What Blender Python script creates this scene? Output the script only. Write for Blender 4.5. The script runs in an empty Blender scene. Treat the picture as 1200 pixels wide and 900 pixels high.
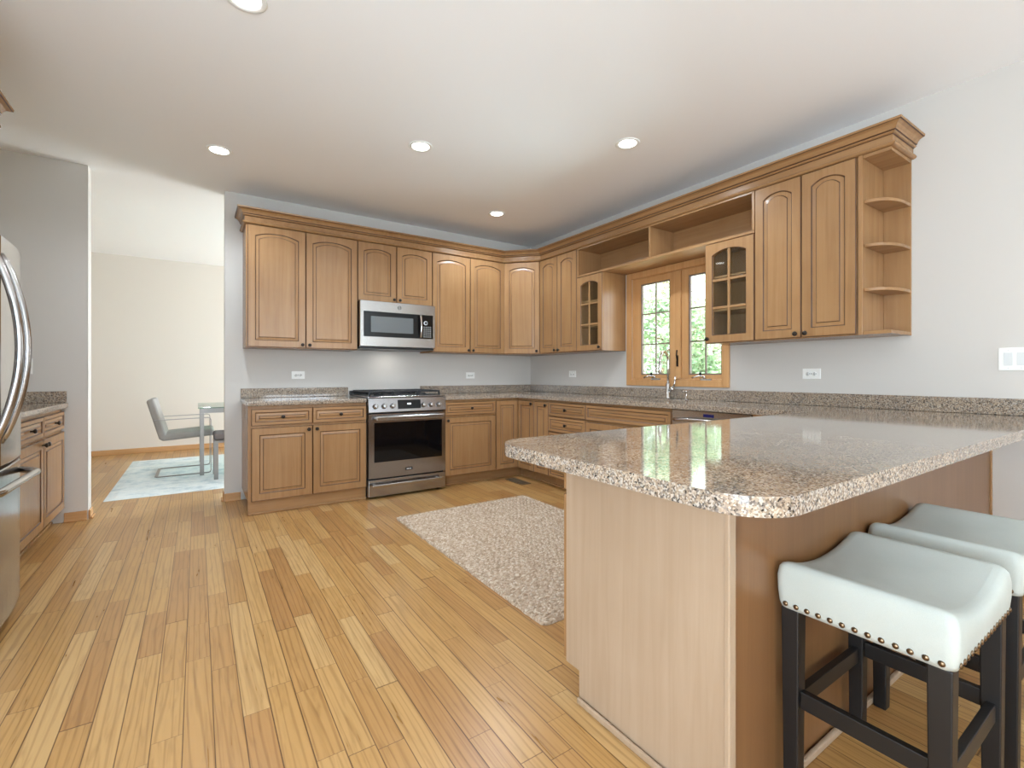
import bpy, bmesh, math, random
from mathutils import Vector, Matrix, noise

random.seed(7)
PI = math.pi
sc = bpy.context.scene
COL = sc.collection

# ------------------------------------------------------------------ camera, world, lights, exposure
cam_d = bpy.data.cameras.new('camera')
cam_d.sensor_width = 36.0
cam_d.lens = 551.669 / 1200 * 36.0
cam_d.shift_x = -0.9 / 1200
cam_d.shift_y = -(450 - 439.006) / 1200
cam_d.clip_start = 0.05
cam_d.clip_end = 200
cam = bpy.data.objects.new('camera', cam_d)
cam.location = (-3.556, -4.894, 1.128)
cam.rotation_euler = (PI / 2, 0, -math.radians(33.835))
COL.objects.link(cam)
sc.camera = cam

vs = sc.view_settings
vs.view_transform = 'Standard'
vs.look = 'None'
vs.gamma = 1.0
vs.use_curve_mapping = False
vs.exposure = 0.27
sc.cycles.use_denoising = True
sc.cycles.max_bounces = 10
sc.cycles.diffuse_bounces = 6
sc.cycles.glossy_bounces = 5
sc.cycles.transmission_bounces = 6
sc.cycles.transparent_max_bounces = 12
sc.cycles.sample_clamp_indirect = 6.0
sc.cycles.caustics_reflective = False
sc.cycles.caustics_refractive = False

W_STRENGTH = 8.5
P_PATIO = 112      # daylight through the patio door on the left, behind the camera
P_REAR = 210       # daylight through the two windows behind the camera
P_FILL = 420         # added fill lamp outside the kitchen window, brightens the ceiling
P_DINING = 285      # daylight through the dining room window
P_CAN = 16          # each recessed lamp

world = bpy.data.worlds.new('sky')
sc.world = world
world.use_nodes = True
wn = world.node_tree
for n in list(wn.nodes):
    wn.nodes.remove(n)
w_out = wn.nodes.new('ShaderNodeOutputWorld')
w_bg = wn.nodes.new('ShaderNodeBackground')
w_sky = wn.nodes.new('ShaderNodeTexSky')
w_sky.sky_type = 'HOSEK_WILKIE'
w_sky.sun_direction = Vector((-0.55, -0.35, 0.75)).normalized()
w_sky.turbidity = 4.0
w_sky.ground_albedo = 0.4
w_mix = wn.nodes.new('ShaderNodeMix')
w_mix.data_type = 'RGBA'
w_mix.inputs[0].default_value = 0.55
w_mix.inputs[7].default_value = (0.95, 0.98, 1.0, 1)
wn.links.new(w_sky.outputs[0], w_mix.inputs[6])
wn.links.new(w_mix.outputs[2], w_bg.inputs['Color'])
w_bg.inputs['Strength'].default_value = W_STRENGTH
wn.links.new(w_bg.outputs[0], w_out.inputs['Surface'])


def area(name, loc, rot, sx, sy, power, col):
    d = bpy.data.lights.new(name, 'AREA')
    d.shape = 'RECTANGLE'
    d.size = sx
    d.size_y = sy
    d.energy = power
    d.color = col
    o = bpy.data.objects.new(name, d)
    o.location = loc
    o.rotation_euler = rot
    COL.objects.link(o)
    return o


sun_d = bpy.data.lights.new('sun', 'SUN')
sun_d.energy = 5.0
sun_d.angle = math.radians(2)
sun_d.color = (1.0, 0.93, 0.82)
sun_o = bpy.data.objects.new('sun', sun_d)
sun_o.rotation_euler = Vector((0.35, 0.30, -0.88)).to_track_quat('-Z', 'Y').to_euler()
COL.objects.link(sun_o)
# daylight standing in the openings (area lights shine along local -Z)
area('patio_daylight', (-5.16, -5.5, 1.08), Vector((-.42, -.42, -.80)).to_track_quat('Z', 'Y').to_euler(), 2.0, 2.0, P_PATIO, (0.58, 0.80, 1.0))
area('rear_daylight_one', (-3.55, -8.64, 1.45), (PI / 2 + 1.38, 0, 0), 1.7, 1.5, P_REAR / 2, (0.58, 0.80, 1.0))
area('rear_daylight_two', (-1.35, -8.64, 1.45), (PI / 2 + 1.38, 0, 0), 1.7, 1.5, P_REAR / 2, (0.58, 0.80, 1.0))
area('dining_daylight', (1.16, 1.95, 1.35), (0, PI / 2 + .25, 0), 1.6, 2.2, P_DINING, (0.80, 0.91, 1.0))

area('ceiling_fill', (2.8, -2.18, -.35), Vector((0.84, 0, -0.54)).to_track_quat('Z', 'Y').to_euler(), 2.8, 2.2, P_FILL, (0.66, 0.85, 1.0))  # unseen lamp added below the sill, aimed up to lift the kitchen ceiling
# ------------------------------------------------------------------ materials


def new_mat(name):
    m = bpy.data.materials.new(name)
    m.use_nodes = True
    nt = m.node_tree
    b = nt.nodes['Principled BSDF']
    return m, nt, b


def srgb(r, g, b):
    def f(c):
        c /= 255.0
        return c / 12.92 if c <= 0.04045 else ((c + 0.055) / 1.055) ** 2.4
    return (f(r), f(g), f(b), 1.0)


def plain(name, col, rough=0.5, metal=0.0, spec=0.5):
    m, nt, b = new_mat(name)
    b.inputs['Base Color'].default_value = col
    b.inputs['Roughness'].default_value = rough
    b.inputs['Metallic'].default_value = metal
    b.inputs['Specular IOR Level'].default_value = spec
    # a faint irregularity in the finish keeps highlights from looking dead flat
    tc = nt.nodes.new('ShaderNodeTexCoord')
    nz = nt.nodes.new('ShaderNodeTexNoise')
    nz.inputs['Scale'].default_value = 35.0
    mr = nt.nodes.new('ShaderNodeMapRange')
    mr.inputs[3].default_value = max(0.0, rough - 0.03)
    mr.inputs[4].default_value = min(1.0, rough + 0.03)
    nt.links.new(tc.outputs['Object'], nz.inputs['Vector'])
    nt.links.new(nz.outputs[0], mr.inputs[0])
    nt.links.new(mr.outputs[0], b.inputs['Roughness'])
    return m


def ramp(nt, stops):
    r = nt.nodes.new('ShaderNodeValToRGB')
    el = r.color_ramp.elements
    el[0].position, el[0].color = stops[0]
    el[1].position, el[1].color = stops[-1]
    for p, c in stops[1:-1]:
        e = el.new(p)
        e.color = c
    return r


def wood(name, dark, mid, light, axis='Z', rough=0.27, grain=1.0, var=0.10):
    m, nt, b = new_mat(name)
    tc = nt.nodes.new('ShaderNodeTexCoord')
    oi = nt.nodes.new('ShaderNodeObjectInfo')
    mp = nt.nodes.new('ShaderNodeMapping')
    s = {'X': (1.2, 26, 26), 'Y': (26, 1.2, 26), 'Z': (26, 26, 1.2)}[axis]
    mp.inputs['Scale'].default_value = s
    ad = nt.nodes.new('ShaderNodeVectorMath')
    ad.operation = 'ADD'
    ml = nt.nodes.new('ShaderNodeMath')
    ml.operation = 'MULTIPLY'
    ml.inputs[1].default_value = 37.0
    nt.links.new(oi.outputs['Random'], ml.inputs[0])
    nt.links.new(tc.outputs['Object'], ad.inputs[0])
    nt.links.new(ml.outputs[0], ad.inputs[1])
    nt.links.new(ad.outputs[0], mp.inputs['Vector'])
    n1 = nt.nodes.new('ShaderNodeTexNoise')
    n1.inputs['Scale'].default_value = 1.0
    n1.inputs['Detail'].default_value = 6.0
    n1.inputs['Roughness'].default_value = 0.6
    n1.inputs['Distortion'].default_value = 0.6 * grain
    nt.links.new(mp.outputs[0], n1.inputs['Vector'])
    n2 = nt.nodes.new('ShaderNodeTexNoise')
    n2.inputs['Scale'].default_value = 3.0
    n2.inputs['Detail'].default_value = 3.0
    nt.links.new(ad.outputs[0], n2.inputs['Vector'])
    r = ramp(nt, [(0.25, dark), (0.5, mid), (0.75, light)])
    mx = nt.nodes.new('ShaderNodeMix')
    mx.data_type = 'FLOAT'
    mx.inputs[0].default_value = 0.35
    nt.links.new(n1.outputs[0], mx.inputs[2])
    nt.links.new(n2.outputs[0], mx.inputs[3])
    nt.links.new(mx.outputs[0], r.inputs[0])
    hsv = nt.nodes.new('ShaderNodeHueSaturation')
    mr = nt.nodes.new('ShaderNodeMapRange')
    mr.inputs[3].default_value = 1.0 - var
    mr.inputs[4].default_value = 1.0 + var
    nt.links.new(oi.outputs['Random'], mr.inputs[0])
    nt.links.new(mr.outputs[0], hsv.inputs['Value'])
    nt.links.new(r.outputs[0], hsv.inputs['Color'])
    nt.links.new(hsv.outputs[0], b.inputs['Base Color'])
    b.inputs['Roughness'].default_value = rough
    bp = nt.nodes.new('ShaderNodeBump')
    bp.inputs['Strength'].default_value = 0.03
    bp.inputs['Distance'].default_value = 0.002
    nt.links.new(n1.outputs[0], bp.inputs['Height'])
    nt.links.new(bp.outputs[0], b.inputs['Normal'])
    return m


M = {}
MAPLE = (srgb(139, 103, 67), srgb(156, 118, 79), srgb(169, 131, 90))
M['maple'] = wood('maple_vertical_grain', *MAPLE, axis='Z', var=0.05)
M['maple_h'] = wood('maple_horizontal_grain', *MAPLE, axis='X', var=0.05)
M['maple_y'] = wood('maple_long_grain', *MAPLE, axis='Y', var=0.03)
M['glaze'] = wood('dark_brown_glaze', srgb(70, 42, 22), srgb(84, 52, 28), srgb(98, 64, 36), var=0.0, rough=0.5)
M['veneer'] = wood('pale_lit_maple_veneer', srgb(161, 137, 112), srgb(171, 148, 124), srgb(180, 158, 135), axis='Z', var=0.02, grain=2.0, rough=0.36)  # lighter veneer, part of its paleness is window light put into the colour
M['maple_shaded'] = wood('maple_overhang_shade', srgb(108, 74, 44), srgb(121, 85, 53), srgb(134, 97, 63), axis='Z', var=0.0, rough=0.28)  # panel maple with the shade under the overhang put into its colour
M['oak_trim'] = wood('oak_trim', srgb(178, 134, 90), srgb(192, 148, 102), srgb(204, 162, 116), axis='X', var=0.02)
M['window_wood'] = wood('window_pine', srgb(180, 132, 84), srgb(196, 148, 98), srgb(206, 162, 112), axis='Z', var=0.02)
M['bronze'] = plain('dark_bronze', srgb(48, 40, 34), 0.35, 0.7)
M['steel'] = plain('stainless_steel', srgb(186, 183, 180), 0.22, 1.0)
M['steel_dark'] = plain('dark_stainless', srgb(172, 170, 171), 0.18, 1.0)
M['chrome'] = plain('brushed_nickel', srgb(205, 203, 200), 0.18, 1.0)
M['black_glass'] = plain('black_glass', srgb(10, 10, 12), 0.05, 0.0, 0.4)
M['grey_glass'] = plain('grey_window_glass', srgb(92, 96, 98), 0.06, 0.0, 0.8)
M['black'] = plain('black_enamel', srgb(18, 18, 20), 0.3)
M['iron'] = plain('cast_iron', srgb(24, 26, 30), 0.45)
M['navy'] = plain('dark_blue_display', srgb(34, 34, 92), 0.1)
M['white_plastic'] = plain('white_plastic', srgb(238, 238, 234), 0.35)
M['grey_plastic'] = plain('pale_grey_plastic', srgb(214, 217, 216), 0.3)
M['slot'] = plain('dark_slot', srgb(40, 38, 36), 0.6)
M['white_mark'] = plain('pale_print', srgb(215, 218, 220), 0.5)
M['black_wood'] = wood('black_stained_wood', srgb(14, 13, 13), srgb(20, 18, 18), srgb(26, 24, 23), var=0.0, rough=0.42)
M['brass_nail'] = plain('antique_brass', srgb(120, 100, 78), 0.3, 1.0)
M['sash_grey'] = plain('grey_brown_sash_liner', srgb(120, 104, 92), 0.4)
M['vent'] = plain('brown_metal_register', srgb(120, 104, 84), 0.4, 0.4)
M['satin_steel'] = plain('satin_steel', srgb(150, 148, 146), 0.35, 1.0)
M['bark'] = plain('bark', srgb(112, 92, 76), 0.9)


def wall_paint(name, col):
    m, nt, b = new_mat(name)
    tc = nt.nodes.new('ShaderNodeTexCoord')
    nz = nt.nodes.new('ShaderNodeTexNoise')
    nz.inputs['Scale'].default_value = 180.0
    nz.inputs['Detail'].default_value = 2.0
    bp = nt.nodes.new('ShaderNodeBump')
    bp.inputs['Strength'].default_value = 0.05
    bp.inputs['Distance'].default_value = 0.001
    nt.links.new(tc.outputs['Object'], nz.inputs['Vector'])
    nt.links.new(nz.outputs[0], bp.inputs['Height'])
    nt.links.new(bp.outputs[0], b.inputs['Normal'])
    b.inputs['Base Color'].default_value = col
    b.inputs['Roughness'].default_value = 0.75
    b.inputs['Specular IOR Level'].default_value = 0.25
    return m


M['wall'] = wall_paint('greige_wall_paint', srgb(203, 199, 193))
M['wall_beige'] = wall_paint('beige_wall_paint', srgb(219, 212, 203))
M['ceiling'] = wall_paint('white_ceiling_paint', srgb(244, 244, 244))
M['white_trim'] = wall_paint('white_trim_paint', srgb(232, 230, 226))


def granite():
    m, nt, b = new_mat('speckled_granite')
    tc = nt.nodes.new('ShaderNodeTexCoord')
    v1 = nt.nodes.new('ShaderNodeTexVoronoi')
    v1.inputs['Scale'].default_value = 270.0
    v2 = nt.nodes.new('ShaderNodeTexVoronoi')
    v2.inputs['Scale'].default_value = 150.0
    nz = nt.nodes.new('ShaderNodeTexNoise')
    nz.inputs['Scale'].default_value = 9.0
    nz.inputs['Detail'].default_value = 4.0
    for n in (v1, v2, nz):
        nt.links.new(tc.outputs['Object'], n.inputs['Vector'])
    sep = nt.nodes.new('ShaderNodeSeparateColor')
    nt.links.new(v1.outputs['Color'], sep.inputs[0])
    r1 = ramp(nt, [(0.0, srgb(34, 31, 30)), (0.17, srgb(48, 43, 40)), (0.20, srgb(108, 99, 92)), (0.38, srgb(132, 121, 110)),
                   (0.42, srgb(160, 143, 122)), (0.70, srgb(174, 157, 136)), (0.74, srgb(198, 189, 175)), (1.0, srgb(208, 201, 188))])
    r1.color_ramp.interpolation = 'LINEAR'
    nt.links.new(sep.outputs[0], r1.inputs[0])
    sep2 = nt.nodes.new('ShaderNodeSeparateColor')
    nt.links.new(v2.outputs['Color'], sep2.inputs[0])
    r2 = ramp(nt, [(0.0, srgb(48, 44, 42)), (0.17, srgb(58, 53, 50)), (0.2, srgb(166, 144, 122)), (0.7, srgb(182, 158, 134)), (0.75, srgb(150, 138, 128)), (1.0, srgb(168, 158, 148))])
    nt.links.new(sep2.outputs[1], r2.inputs[0])
    mx = nt.nodes.new('ShaderNodeMix')
    mx.data_type = 'RGBA'
    mx.inputs[0].default_value = 0.38
    nt.links.new(r1.outputs[0], mx.inputs[6])
    nt.links.new(r2.outputs[0], mx.inputs[7])
    r3 = ramp(nt, [(0.3, (0.78, 0.78, 0.80, 1)), (0.7, (1.0, 0.97, 0.93, 1))])
    nt.links.new(nz.outputs[0], r3.inputs[0])
    mx2 = nt.nodes.new('ShaderNodeMix')
    mx2.data_type = 'RGBA'
    mx2.blend_type = 'MULTIPLY'
    mx2.inputs[0].default_value = 1.0
    nt.links.new(mx.outputs[2], mx2.inputs[6])
    nt.links.new(r3.outputs[0], mx2.inputs[7])
    nt.links.new(mx2.outputs[2], b.inputs['Base Color'])
    b.inputs['Roughness'].default_value = 0.07
    b.inputs['Specular IOR Level'].default_value = 0.6
    return m


M['granite'] = granite()


def oak_floor():
    m, nt, b = new_mat('oak_strip_floor')
    L = nt.links

    def math_(op, a, c=None):
        n = nt.nodes.new('ShaderNodeMath')
        n.operation = op
        for i, v in enumerate((a, c)):
            if v is None:
                continue
            if isinstance(v, (int, float)):
                n.inputs[i].default_value = v
            else:
                L.new(v, n.inputs[i])
        return n.outputs[0]
    tc = nt.nodes.new('ShaderNodeTexCoord')
    sp = nt.nodes.new('ShaderNodeSeparateXYZ')
    L.new(tc.outputs['Object'], sp.inputs[0])
    WID = 0.0815
    xs = math_('DIVIDE', math_('ADD', sp.outputs[0], 3.593 + 40 * WID), WID)
    row = math_('FLOOR', xs)
    fx = math_('FRACT', xs)
    wn1 = nt.nodes.new('ShaderNodeTexWhiteNoise')
    wn1.noise_dimensions = '1D'
    L.new(row, wn1.inputs['W'])
    ln = math_('ADD', 0.42, math_('MULTIPLY', wn1.outputs['Value'], 0.45))
    ys = math_('ADD', math_('DIVIDE', math_('ADD', sp.outputs[1], 20.0), ln), math_('MULTIPLY', wn1.outputs['Value'], 17.3))
    # boards of unequal length: bend the running coordinate a little
    ys = math_('ADD', ys, math_('MULTIPLY', math_('SINE', math_('ADD', math_('MULTIPLY', ys, 2.3), math_('MULTIPLY', row, 1.7))), 0.28))
    seg = math_('FLOOR', ys)
    fy = math_('FRACT', ys)
    cmb = nt.nodes.new('ShaderNodeCombineXYZ')
    L.new(row, cmb.inputs[0])
    L.new(seg, cmb.inputs[1])
    wn2 = nt.nodes.new('ShaderNodeTexWhiteNoise')
    wn2.noise_dimensions = '2D'
    L.new(cmb.outputs[0], wn2.inputs['Vector'])
    sc2 = nt.nodes.new('ShaderNodeSeparateColor')
    L.new(wn2.outputs['Color'], sc2.inputs[0])
    base = ramp(nt, [(0.0, srgb(165, 121, 72)), (0.3, srgb(174, 132, 79)), (0.6, srgb(181, 140, 84)), (0.85, srgb(187, 148, 94)), (1.0, srgb(193, 158, 107))])
    L.new(sc2.outputs[0], base.inputs[0])
    # grain, drawn out along the board and offset from board to board
    off = nt.nodes.new('ShaderNodeCombineXYZ')
    L.new(math_('ADD', math_('MULTIPLY', sp.outputs[0], 42.0), math_('MULTIPLY', sc2.outputs[1], 91.0)), off.inputs[0])
    L.new(math_('ADD', math_('MULTIPLY', sp.outputs[1], 3.0), math_('MULTIPLY', sc2.outputs[2], 53.0)), off.inputs[1])
    g1 = nt.nodes.new('ShaderNodeTexNoise')
    g1.inputs['Scale'].default_value = 1.0
    g1.inputs['Detail'].default_value = 5.0
    g1.inputs['Distortion'].default_value = 1.4
    L.new(off.outputs[0], g1.inputs['Vector'])
    wv = nt.nodes.new('ShaderNodeTexWave')
    wv.inputs['Scale'].default_value = 0.33
    wv.inputs['Distortion'].default_value = 14.0
    wv.inputs['Detail'].default_value = 2.5
    wv.inputs['Detail Scale'].default_value = 0.6
    L.new(off.outputs[0], wv.inputs['Vector'])
    gr = ramp(nt, [(0.25, (0.74, 0.69, 0.62, 1)), (0.5, (0.97, 0.96, 0.95, 1)), (0.8, (1.05, 1.05, 1.05, 1))])
    L.new(g1.outputs[0], gr.inputs[0])
    wr = ramp(nt, [(0.0, (0.72, 0.66, 0.58, 1)), (0.25, (1, 1, 1, 1)), (1.0, (1, 1, 1, 1))])
    L.new(wv.outputs[0], wr.inputs[0])

    def mul(a, c, f=1.0):
        n = nt.nodes.new('ShaderNodeMix')
        n.data_type = 'RGBA'
        n.blend_type = 'MULTIPLY'
        n.inputs[0].default_value = f
        L.new(a, n.inputs[6])
        L.new(c, n.inputs[7])
        return n.outputs[2]
    col = mul(mul(base.outputs[0], gr.outputs[0]), wr.outputs[0], 0.75)
    # gaps between the boards
    ex = math_('MINIMUM', fx, math_('SUBTRACT', 1.0, fx))
    ey = math_('MULTIPLY', math_('MINIMUM', fy, math_('SUBTRACT', 1.0, fy)), math_('DIVIDE', ln, WID))
    gapw = math_('ADD', 0.014, math_('MULTIPLY', wn1.outputs['Value'], 0.020))
    edge = math_('MINIMUM', ex, math_('ADD', ey, 0.006))
    mr = nt.nodes.new('ShaderNodeMapRange')
    L.new(edge, mr.inputs[0])
    mr.inputs[1].default_value = 0.006
    L.new(math_('ADD', gapw, 0.008), mr.inputs[2])
    gap = ramp(nt, [(0.0, (0.22, 0.15, 0.09, 1)), (1.0, (1, 1, 1, 1))])
    L.new(mr.outputs[0], gap.inputs[0])
    col = mul(col, gap.outputs[0])
    L.new(col, b.inputs['Base Color'])
    rr = nt.nodes.new('ShaderNodeMapRange')
    L.new(g1.outputs[0], rr.inputs[0])
    rr.inputs[3].default_value = 0.24
    rr.inputs[4].default_value = 0.36
    L.new(rr.outputs[0], b.inputs['Roughness'])
    bp = nt.nodes.new('ShaderNodeBump')
    bp.inputs['Strength'].default_value = 0.12
    bp.inputs['Distance'].default_value = 0.002
    L.new(mr.outputs[0], bp.inputs['Height'])
    L.new(bp.outputs[0], b.inputs['Normal'])
    return m


M['floor'] = oak_floor()


def fabric(name, c1, c2, scale=900, bump=0.12):
    m, nt, b = new_mat(name)
    tc = nt.nodes.new('ShaderNodeTexCoord')
    nz = nt.nodes.new('ShaderNodeTexNoise')
    nz.inputs['Scale'].default_value = scale
    nz.inputs['Detail'].default_value = 2
    n2 = nt.nodes.new('ShaderNodeTexNoise')
    n2.inputs['Scale'].default_value = 7
    mx = nt.nodes.new('ShaderNodeMix')
    mx.data_type = 'FLOAT'
    mx.inputs[0].default_value = 0.4
    r = ramp(nt, [(0.3, c1), (0.7, c2)])
    nt.links.new(tc.outputs['Object'], nz.inputs['Vector'])
    nt.links.new(tc.outputs['Object'], n2.inputs['Vector'])
    nt.links.new(nz.outputs[0], mx.inputs[2])
    nt.links.new(n2.outputs[0], mx.inputs[3])
    nt.links.new(mx.outputs[0], r.inputs[0])
    nt.links.new(r.outputs[0], b.inputs['Base Color'])
    b.inputs['Roughness'].default_value = 0.9
    b.inputs['Specular IOR Level'].default_value = 0.2
    bp = nt.nodes.new('ShaderNodeBump')
    bp.inputs['Strength'].default_value = bump
    bp.inputs['Distance'].default_value = 0.001
    nt.links.new(nz.outputs[0], bp.inputs['Height'])
    nt.links.new(bp.outputs[0], b.inputs['Normal'])
    return m


M['linen'] = fabric('pale_grey_linen', srgb(172, 176, 169), srgb(188, 192, 185))
M['grey_fabric'] = fabric('grey_upholstery', srgb(150, 146, 142), srgb(172, 168, 164))
M['dark_fabric'] = fabric('dark_grey_upholstery', srgb(104, 98, 98), srgb(122, 116, 116))


def jute():
    m, nt, b = new_mat('woven_jute')
    tc = nt.nodes.new('ShaderNodeTexCoord')
    v = nt.nodes.new('ShaderNodeTexVoronoi')
    v.inputs['Scale'].default_value = 120
    mp = nt.nodes.new('ShaderNodeMapping')
    mp.inputs['Scale'].default_value = (0.7, 1.1, 1.0)
    nt.links.new(tc.outputs['Object'], mp.inputs['Vector'])
    nt.links.new(mp.outputs[0], v.inputs['Vector'])
    s = nt.nodes.new('ShaderNodeSeparateColor')
    nt.links.new(v.outputs['Color'], s.inputs[0])
    r = ramp(nt, [(0.0, srgb(152, 130, 108)), (0.35, srgb(174, 153, 131)), (0.7, srgb(188, 169, 148)), (1.0, srgb(204, 189, 170))])
    nt.links.new(s.outputs[0], r.inputs[0])
    n2 = nt.nodes.new('ShaderNodeTexNoise')
    n2.inputs['Scale'].default_value = 260
    nt.links.new(tc.outputs['Object'], n2.inputs['Vector'])
    bp = nt.nodes.new('ShaderNodeBump')
    bp.inputs['Strength'].default_value = 0.5
    bp.inputs['Distance'].default_value = 0.003
    nt.links.new(n2.outputs[0], bp.inputs['Height'])
    nt.links.new(bp.outputs[0], b.inputs['Normal'])
    nt.links.new(r.outputs[0], b.inputs['Base Color'])
    b.inputs['Roughness'].default_value = 0.95
    b.inputs['Specular IOR Level'].default_value = 0.1
    return m


M['jute'] = jute()


def pale_rug():
    m, nt, b = new_mat('pale_distressed_rug')
    tc = nt.nodes.new('ShaderNodeTexCoord')
    n1 = nt.nodes.new('ShaderNodeTexNoise')
    n1.inputs['Scale'].default_value = 5
    n1.inputs['Detail'].default_value = 8
    n1.inputs['Roughness'].default_value = 0.75
    nt.links.new(tc.outputs['Object'], n1.inputs['Vector'])
    r = ramp(nt, [(0.35, srgb(176, 192, 200)), (0.5, srgb(214, 222, 224)), (0.7, srgb(232, 234, 232))])
    nt.links.new(n1.outputs[0], r.inputs[0])
    nt.links.new(r.outputs[0], b.inputs['Base Color'])
    b.inputs['Roughness'].default_value = 0.95
    return m


M['pale_rug'] = pale_rug()


def glass(name, tint=(1, 1, 1, 1), rough=0.0):
    m = bpy.data.materials.new(name)
    m.use_nodes = True
    nt = m.node_tree
    for n in list(nt.nodes):
        nt.nodes.remove(n)
    out = nt.nodes.new('ShaderNodeOutputMaterial')
    tr = nt.nodes.new('ShaderNodeBsdfTransparent')
    tr.inputs[0].default_value = tint
    gl = nt.nodes.new('ShaderNodeBsdfGlossy')
    gl.inputs['Roughness'].default_value = 0.01
    fr = nt.nodes.new('ShaderNodeFresnel')
    ge = nt.nodes.new('ShaderNodeNewGeometry')
    io = nt.nodes.new('ShaderNodeMapRange')       # thin pane: the same index on the way in and on the way out
    io.inputs[3].default_value = 1.5
    io.inputs[4].default_value = 1 / 1.5
    nt.links.new(ge.outputs['Backfacing'], io.inputs[0])
    nt.links.new(io.outputs[0], fr.inputs[0])
    mx = nt.nodes.new('ShaderNodeMixShader')
    nt.links.new(fr.outputs[0], mx.inputs[0])
    nt.links.new(tr.outputs[0], mx.inputs[1])
    nt.links.new(gl.outputs[0], mx.inputs[2])
    nt.links.new(mx.outputs[0], out.inputs['Surface'])
    return m


M['glass'] = glass('clear_pane', (0.96, 0.98, 0.97, 1))
M['table_glass'] = glass('green_edge_glass', (0.72, 0.88, 0.82, 1))


def leaf_mat(name, c1, c2):
    m, nt, b = new_mat(name)
    oi = nt.nodes.new('ShaderNodeTexCoord')
    nz = nt.nodes.new('ShaderNodeTexNoise')
    nz.inputs['Scale'].default_value = 2.5
    nz.inputs['Detail'].default_value = 6
    r = ramp(nt, [(0.3, c1), (0.7, c2)])
    nt.links.new(oi.outputs['Object'], nz.inputs['Vector'])
    nt.links.new(nz.outputs[0], r.inputs[0])
    nt.links.new(r.outputs[0], b.inputs['Base Color'])
    b.inputs['Roughness'].default_value = 0.6
    return m


M['leaf_a'] = leaf_mat('green_leaves', srgb(120, 158, 126), srgb(196, 214, 176))
M['leaf_b'] = leaf_mat('yellow_green_leaves', srgb(150, 170, 132), srgb(232, 230, 190))
M['grass'] = leaf_mat('lawn_grass', srgb(150, 170, 120), srgb(220, 205, 180))


def emit(name, col, strength):
    m, nt, b = new_mat(name)
    b.inputs['Base Color'].default_value = (0.9, 0.9, 0.9, 1)
    b.inputs['Emission Color'].default_value = col
    b.inputs['Emission Strength'].default_value = strength
    return m


M['lamp_lens'] = emit('lit_lamp_lens', (1.0, 0.97, 0.92, 1), 6.0)
M['digits'] = emit('lit_digits', (0.9, 0.95, 1.0, 1), 1.5)

# ------------------------------------------------------------------ mesh helpers


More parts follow.
